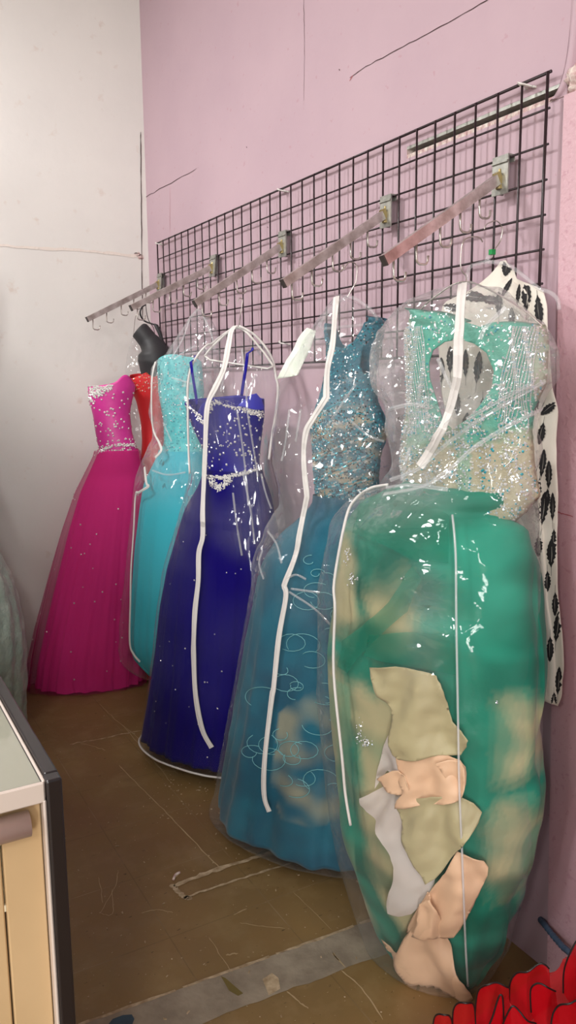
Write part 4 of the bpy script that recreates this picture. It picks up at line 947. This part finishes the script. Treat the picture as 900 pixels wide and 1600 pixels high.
# its bag
bgl = [(727, 439), (715, 442), (669, 458), (623, 480), (598, 505), (585, 537), (581, 590), (598, 629), (612, 700), (618, 735), (606, 752), (580, 762), (553, 777), (538, 811), (520, 905), (521, 955), (519, 1051), (531, 1184), (537, 1240), (545, 1289), (567, 1369), (589, 1449), (624, 1511), (655, 1553), (680, 1578)]
bgr = [(732, 439), (747, 440), (793, 455), (829, 483), (861, 519), (873, 551), (873, 593), (856, 613), (846, 665), (846, 736), (852, 800), (860, 851), (865, 918), (868, 1007), (866, 1140), (863, 1240), (852, 1333), (834, 1422), (811, 1489), (784, 1529), (749, 1553)]
root = thing('garment_bag', 'largest clear bag, over the sea green and nude gown', 'garment bag', og, 'clear gown bags')
rl = lambda *pp: [(a, b_) for a, b_ in zip([fr.uz(*p) for p in pp], [fr.uz(*p) for p in pp][1:])]
ridges = [(rl((852, 598), (780, 636), (700, 690), (652, 732), (600, 748)), .022, .014), (rl((700, 470), (760, 520), (800, 600)), .006, .008), (rl((840, 560), (760, 680), (700, 790)), .008, .009), (rl((610, 520), (640, 620), (660, 700)), .008, .01)]
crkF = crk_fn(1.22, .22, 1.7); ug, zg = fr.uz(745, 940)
def cr(z): return .003+.008*max(0, min(1, (z-1.05)/.25))
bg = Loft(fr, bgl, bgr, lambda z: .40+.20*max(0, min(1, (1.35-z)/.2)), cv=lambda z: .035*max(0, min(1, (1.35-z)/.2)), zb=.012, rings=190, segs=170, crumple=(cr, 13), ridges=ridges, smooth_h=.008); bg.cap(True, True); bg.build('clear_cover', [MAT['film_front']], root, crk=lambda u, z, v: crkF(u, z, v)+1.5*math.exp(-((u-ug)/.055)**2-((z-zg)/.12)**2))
ribbon('zipper', px_line([(723, 444), (720, 480), (717, 529), (715, 590)], 5)+px_line([(713, 601), (697, 657), (666, 714), (656, 729)], 5), .021, .002, bg, MAT['zip_tape'], root)
piping('edge_piping', px_line([(606, 758), (580, 763), (556, 780), (541, 811), (523, 907), (524, 953), (522, 1051), (535, 1184), (540, 1240), (548, 1289)], 5), .0038, bg, MAT['zip_tape'], root)
MAT['seam'] = plastic_film('welded_seam_film', haze=.35, crinkle=.1, refl=.1)
piping('front_seam', px_line([(707, 805), (712, 864), (713, 962), (716, 1140), (718, 1238), (722, 1333), (727, 1467), (731, 1540)], 5), .0026, bg, MAT['seam'], root)
creases(bg, root, [[(852, 596), (800, 625), (740, 662), (690, 700), (655, 732), (610, 750)], [(846, 640), (790, 668), (740, 700), (700, 735), (660, 760), (600, 772)], [(830, 600), (770, 632), (730, 655)], [(607, 640), (640, 632), (662, 634)], [(684, 560), (695, 585), (708, 610)], [(640, 700), (632, 730), (628, 750)], [(790, 480), (760, 510), (750, 530)], [(604, 762), (640, 758), (700, 765)]], .009)
wire_hanger('wire hanger in the nearest bag, over the sea green gown', [(754, 378), (750, 372), (743, 370), (733, 371), (725, 376), (721, 390), (720, 418), (728, 431)], .124, fr, (729, 440), [(652, 490), (848, 510)], 'chrome', arm_r=.0018, bar=False)

# ---------------------------------------------------------------- mint satin gown at the left edge
fr = Frame(-1.15, 2.22, .96, -.28); og = sub(fr)
root = thing('ball_gown', 'pale mint satin gown at the left edge behind the display case', 'gown', og)
m = pbr('mint_satin', rgb(196, 208, 192), .35, var=rgb(172, 190, 174), vscale=14, bscale=26, bstr=.7, bdist=.01, sheen=.3)
mr_ = [(-60, 640), (-45, 760), (0, 866), (19, 902), (33, 959), (39, 1006), (39, 1068), (37, 1118)]; ml = [(-130, 640), (-150, 760), (-200, 866), (-240, 902), (-262, 959), (-275, 1006), (-280, 1068), (-280, 1118)]
lo = Loft(fr, ml, mr_, .7, zb=.008, rings=80, segs=150, fold=folds(9, .03, 23, .015, 1.3, 0, 8), crumple=(.006, 16)); lo.cap(False, True); lo.build('skirt', [m], root)
bd = Loft(fr, [(-160, 440), (-165, 520), (-135, 600), (-130, 650)], [(-30, 440), (-28, 520), (-52, 600), (-60, 650)], .6, rings=24, segs=60); bd.build('bodice', [m], root, thick=.003)
b = MB(); bt = 0

# ---------------------------------------------------------------- display case in the near left corner
CX, CY, CZ = -1.214, -.279, .95
og = Vector((CX-.3, CY+.6, 0))
root = thing('display_case', 'cream glass-topped display case with black edge trim, near left corner', 'display case', og)
MAT['black_trim'] = pbr('black_trim', rgb(28, 22, 24), .3); MAT['laminate'] = pbr('cream_laminate', rgb(198, 168, 128), .25, var=rgb(188, 158, 118), vscale=3, coat=.3); MAT['alu'] = pbr('cream_metal_frame', rgb(214, 200, 190), .4, .2)
b = MB(); b.box((CX-.022, CY-.003, .0), (CX, CY+.022, CZ)); b.box((CX-.020, CY+.02, CZ-.032), (CX, CY+1.3, CZ+.001)); b.box((CX-.02, CY+1.28, 0), (CX, CY+1.3, CZ))
o = b.build('edge_trim', [MAT['black_trim']], root, og); md = o.modifiers.new('b', 'BEVEL'); md.width = .003; md.segments = 2
b = MB(); b.box((CX-.6, CY+.002, CZ-.034), (CX-.0235, CY+.008, CZ-.003)); b.box((CX-.026, CY+.008, CZ-.03), (CX-.0205, CY+1.28, CZ-.003)); b.box((CX-.6, CY+.02, CZ-.03), (CX-.59, CY+1.28, CZ-.002)); b.box((CX-.6, CY+1.27, CZ-.03), (CX-.03, CY+1.28, CZ-.002)); b.box((CX-.0275, CY+.001, .05), (CX-.0225, CY+.02, CZ-.03))
o = b.build('frame', [MAT['alu']], root, og); md = o.modifiers.new('b', 'BEVEL'); md.width = .002
b = MB(); b.box((CX-.59, CY+.0095, CZ-.010), (CX-.0275, CY+1.27, CZ-.005)); b.build('glass_top', [pbr('pale_green_glass', rgb(196, 196, 178), .05, trans=.5)], root, og)
b = MB(); b.box((CX-.59, CY+.008, CZ-.009), (CX-.026, CY+.0095, CZ-.0045)); b.box((CX-.0275, CY+.0095, CZ-.009), (CX-.026, CY+1.27, CZ-.0045)); b.build('gasket', [MAT['dark_plastic']], root, og)
b = MB(); b.box((CX-.59, CY+.03, CZ-.20), (CX-.03, CY+1.26, CZ-.19)); b.build('shelf', [pbr('cream_shelf', rgb(214, 206, 180), .5)], root, og)
b = MB(); b.box((CX-.6, CY+.028, .06), (CX-.085, CY+.04, CZ-.055)); b.box((CX-.083, CY+.020, .06), (CX-.0275, CY+.04, CZ-.03)); b.box((CX-.6, CY+.022, CZ-.06), (CX-.083, CY+.04, CZ-.03)); b.box((CX-.58, CY+.06, 0), (CX-.03, CY+1.25, .06)); b.box((CX-.015, CY+.03, .03), (CX-.008, CY+1.27, CZ-.03)); b.box((CX-.6, CY+.04, .06), (CX-.59, CY+1.27, CZ-.03)); b.box((CX-.59, CY+1.26, .06), (CX-.02, CY+1.27, CZ-.03))
o = b.build('body', [MAT['laminate']], root, og); md = o.modifiers.new('b', 'BEVEL'); md.width = .002
b = MB(); b.tube([(CX-.6, CY+.006, CZ-.060), (CX-.047, CY+.006, CZ-.060)], .0185, 20); b.build('pull_bar', [pbr('satin_rose_metal', rgb(196, 172, 160), .35, .3)], root, og, True)

# ---------------------------------------------------------------- red net gown with black corded frills in the near right corner
ax = floor_pt(800, 1550, .25); fr = Frame(ax.x, ax.y, .68, -.73); og = sub(fr)
root = thing('ruffled_gown', 'red net gown heap with black corded ruffle edges, near right corner', 'gown', og)
MAT['red_net'] = pbr('red_net', rgb(178, 16, 26), .7, sheen=.5, bscale=30, bstr=.3); MAT['red_frill'] = tulle('red_frill_net', rgb(190, 16, 28), .75); MAT['black_cord'] = pbr('black_cord', rgb(22, 14, 16), .4)
lo = Loft(fr, [(690, 1760), (705, 1660), (722, 1622), (752, 1592), (785, 1568), (835, 1540), (880, 1515)], [(1040, 1760), (1030, 1640), (1010, 1570), (985, 1540), (960, 1520), (940, 1510), (920, 1508)], .42, rings=50, segs=110, zb=.008, fold=lambda th, z: .05*math.sin(9*th+3*noise.noise(Vector((th, z*5, 0)))), crumple=(.010, 12)); lo.cap(False, True); lo.build('skirt', [MAT['red_net']], root)
def petal(arch, base, v, lean=.25):
    """one flounce: cupped net tongue with a corded rim"""
    f2 = Frame(fr.a.x+fr.V.x*v, fr.a.y+fr.V.y*v, fr.U.x, fr.U.y)
    rim = px_line(arch, 5); poly = rim+list(base); cx = sum(p[0] for p in poly)/len(poly); hw = (max(p[0] for p in poly)-min(p[0] for p in poly))/2
    def mp(x, y):
        u, z = f2.uz(x, y); q = max(-1, min(1, (x-cx)/hw)); return f2.P(u, .016*(1-q*q)+.003*math.sin(x*.2), z)
    P, F, _ = patch(poly, mp, 7); o = mesh('ruffle', P, F, MAT['red_frill'], True, root, og)
    b = MB(); b.tube([mp(*p) for p in rim], .0017, 6); c2 = b.build('edge_cord', [MAT['black_cord']], o, (0, 0, 0), True)
    for vt in c2.data.vertices: vt.co -= og
for arch, base, v in [
    ([(796, 1560), (797, 1532), (806, 1516), (824, 1508), (846, 1502), (858, 1512)], [(862, 1570), (820, 1590)], .09),
    ([(880, 1545), (880, 1520), (883, 1500), (891, 1478), (906, 1458), (930, 1460), (950, 1490)], [(960, 1560), (905, 1575)], .10),
    ([(742, 1590), (746, 1550), (755, 1533), (768, 1527), (784, 1533), (795, 1542)], [(800, 1610), (750, 1620)], .12),
    ([(830, 1575), (829, 1542), (836, 1531), (848, 1529), (858, 1536), (868, 1550)], [(875, 1600), (840, 1600)], .125),
    ([(676, 1606), (680, 1587), (690, 1576), (701, 1577), (706, 1590), (707, 1606)], [(705, 1640), (680, 1640)], .15),
    ([(707, 1604), (709, 1575), (718, 1560), (730, 1557), (740, 1568), (743, 1604)], [(742, 1650), (710, 1650)], .15),
    ([(784, 1604), (792, 1578), (801, 1563), (812, 1572), (824, 1586), (838, 1602)], [(838, 1650), (786, 1650)], .16),
    ([(748, 1606), (760, 1600), (770, 1580), (777, 1558), (782, 1548), (786, 1556), (788, 1606)], [(788, 1650), (750, 1650)], .145),
    ([(860, 1604), (864, 1578), (876, 1562), (892, 1556), (912, 1558), (930, 1580)], [(935, 1650), (862, 1650)], .16)]:
    petal(arch, base, v)

# ribbed blue-grey hose coming out of the wall by the column
b = MB(); P = catmull([side_pt(845, 1437, WX-.001), side_pt(852, 1446, -.004), side_pt(866, 1464, -.02), side_pt(880, 1480, -.03), side_pt(893, 1494, -.04), side_pt(905, 1540, -.045), Vector((-.06, -.16, .02)), Vector((-.07, -.30, .012))], 10)
b.tube(P, [.0075+.0012*math.sin(i*2.1) for i in range(len(P))], 10)
tag(b.build('hose', [pbr('blue_grey_rubber', rgb(72, 92, 116), .5)], origin=P[0], smooth=True), 'blue grey ribbed hose at the wall foot beside the column', 'hose')

# ------------------------------------------------------------------ light: shop ceiling lights and an added panel for bag glints
def area(name, loc, target, size, power, col=(1, .99, .98), sy=None):
    l = bpy.data.lights.new(name, 'AREA'); l.energy = power; l.color = col; l.size = size
    if sy: l.shape = 'RECTANGLE'; l.size_y = sy
    o = bpy.data.objects.new(name, l); COL.objects.link(o); o.location = loc
    o.rotation_euler = (Vector(target)-Vector(loc)).to_track_quat('-Z', 'Y').to_euler(); return o
area('ceiling_lamp', (-2.35, 1.6, 3.45), (-2.35, 1.6, 0), .35, 92)
area('ceiling_lamp', (-2.6, -.3, 3.5), (-1.8, -.1, 0), .3, 16, sy=1.25)
for x, y, pw in ((-2.6, -3.4, 60), (-4.4, -.8, 70), (-4.6, -3.4, 58), (-2.6, -6.6, 56), (-7.0, -2.2, 58), (-6.6, -5.6, 56)):
    area('ceiling_lamp', (x, y, 3.5), (x+.25*(0-x), y+.25*(.4-y), .6), .4, pw, sy=1.25)
area('bag_glint_light', (-3.73, -5.04, 1.15), (-.29, -.13, 1.05), .7, 125, (1, .985, .965), sy=2.1)  # unseen upright light panel, added to make glints on the nearest bag
w = bpy.data.worlds.new('room_air'); S.world = w; w.use_nodes = True
w.node_tree.nodes['Background'].inputs[0].default_value = (1, .98, .97, 1); w.node_tree.nodes['Background'].inputs[1].default_value = .29
vs_ = S.view_settings; S.display_settings.display_device = 'sRGB'; vs_.view_transform = 'Standard'; vs_.look = 'None'; vs_.gamma = 1; vs_.exposure = .07; vs_.use_curve_mapping = False
S.cycles.transparent_max_bounces = 32; S.cycles.max_bounces = 8; S.cycles.use_denoising = True
S.cycles.sample_clamp_indirect = 6
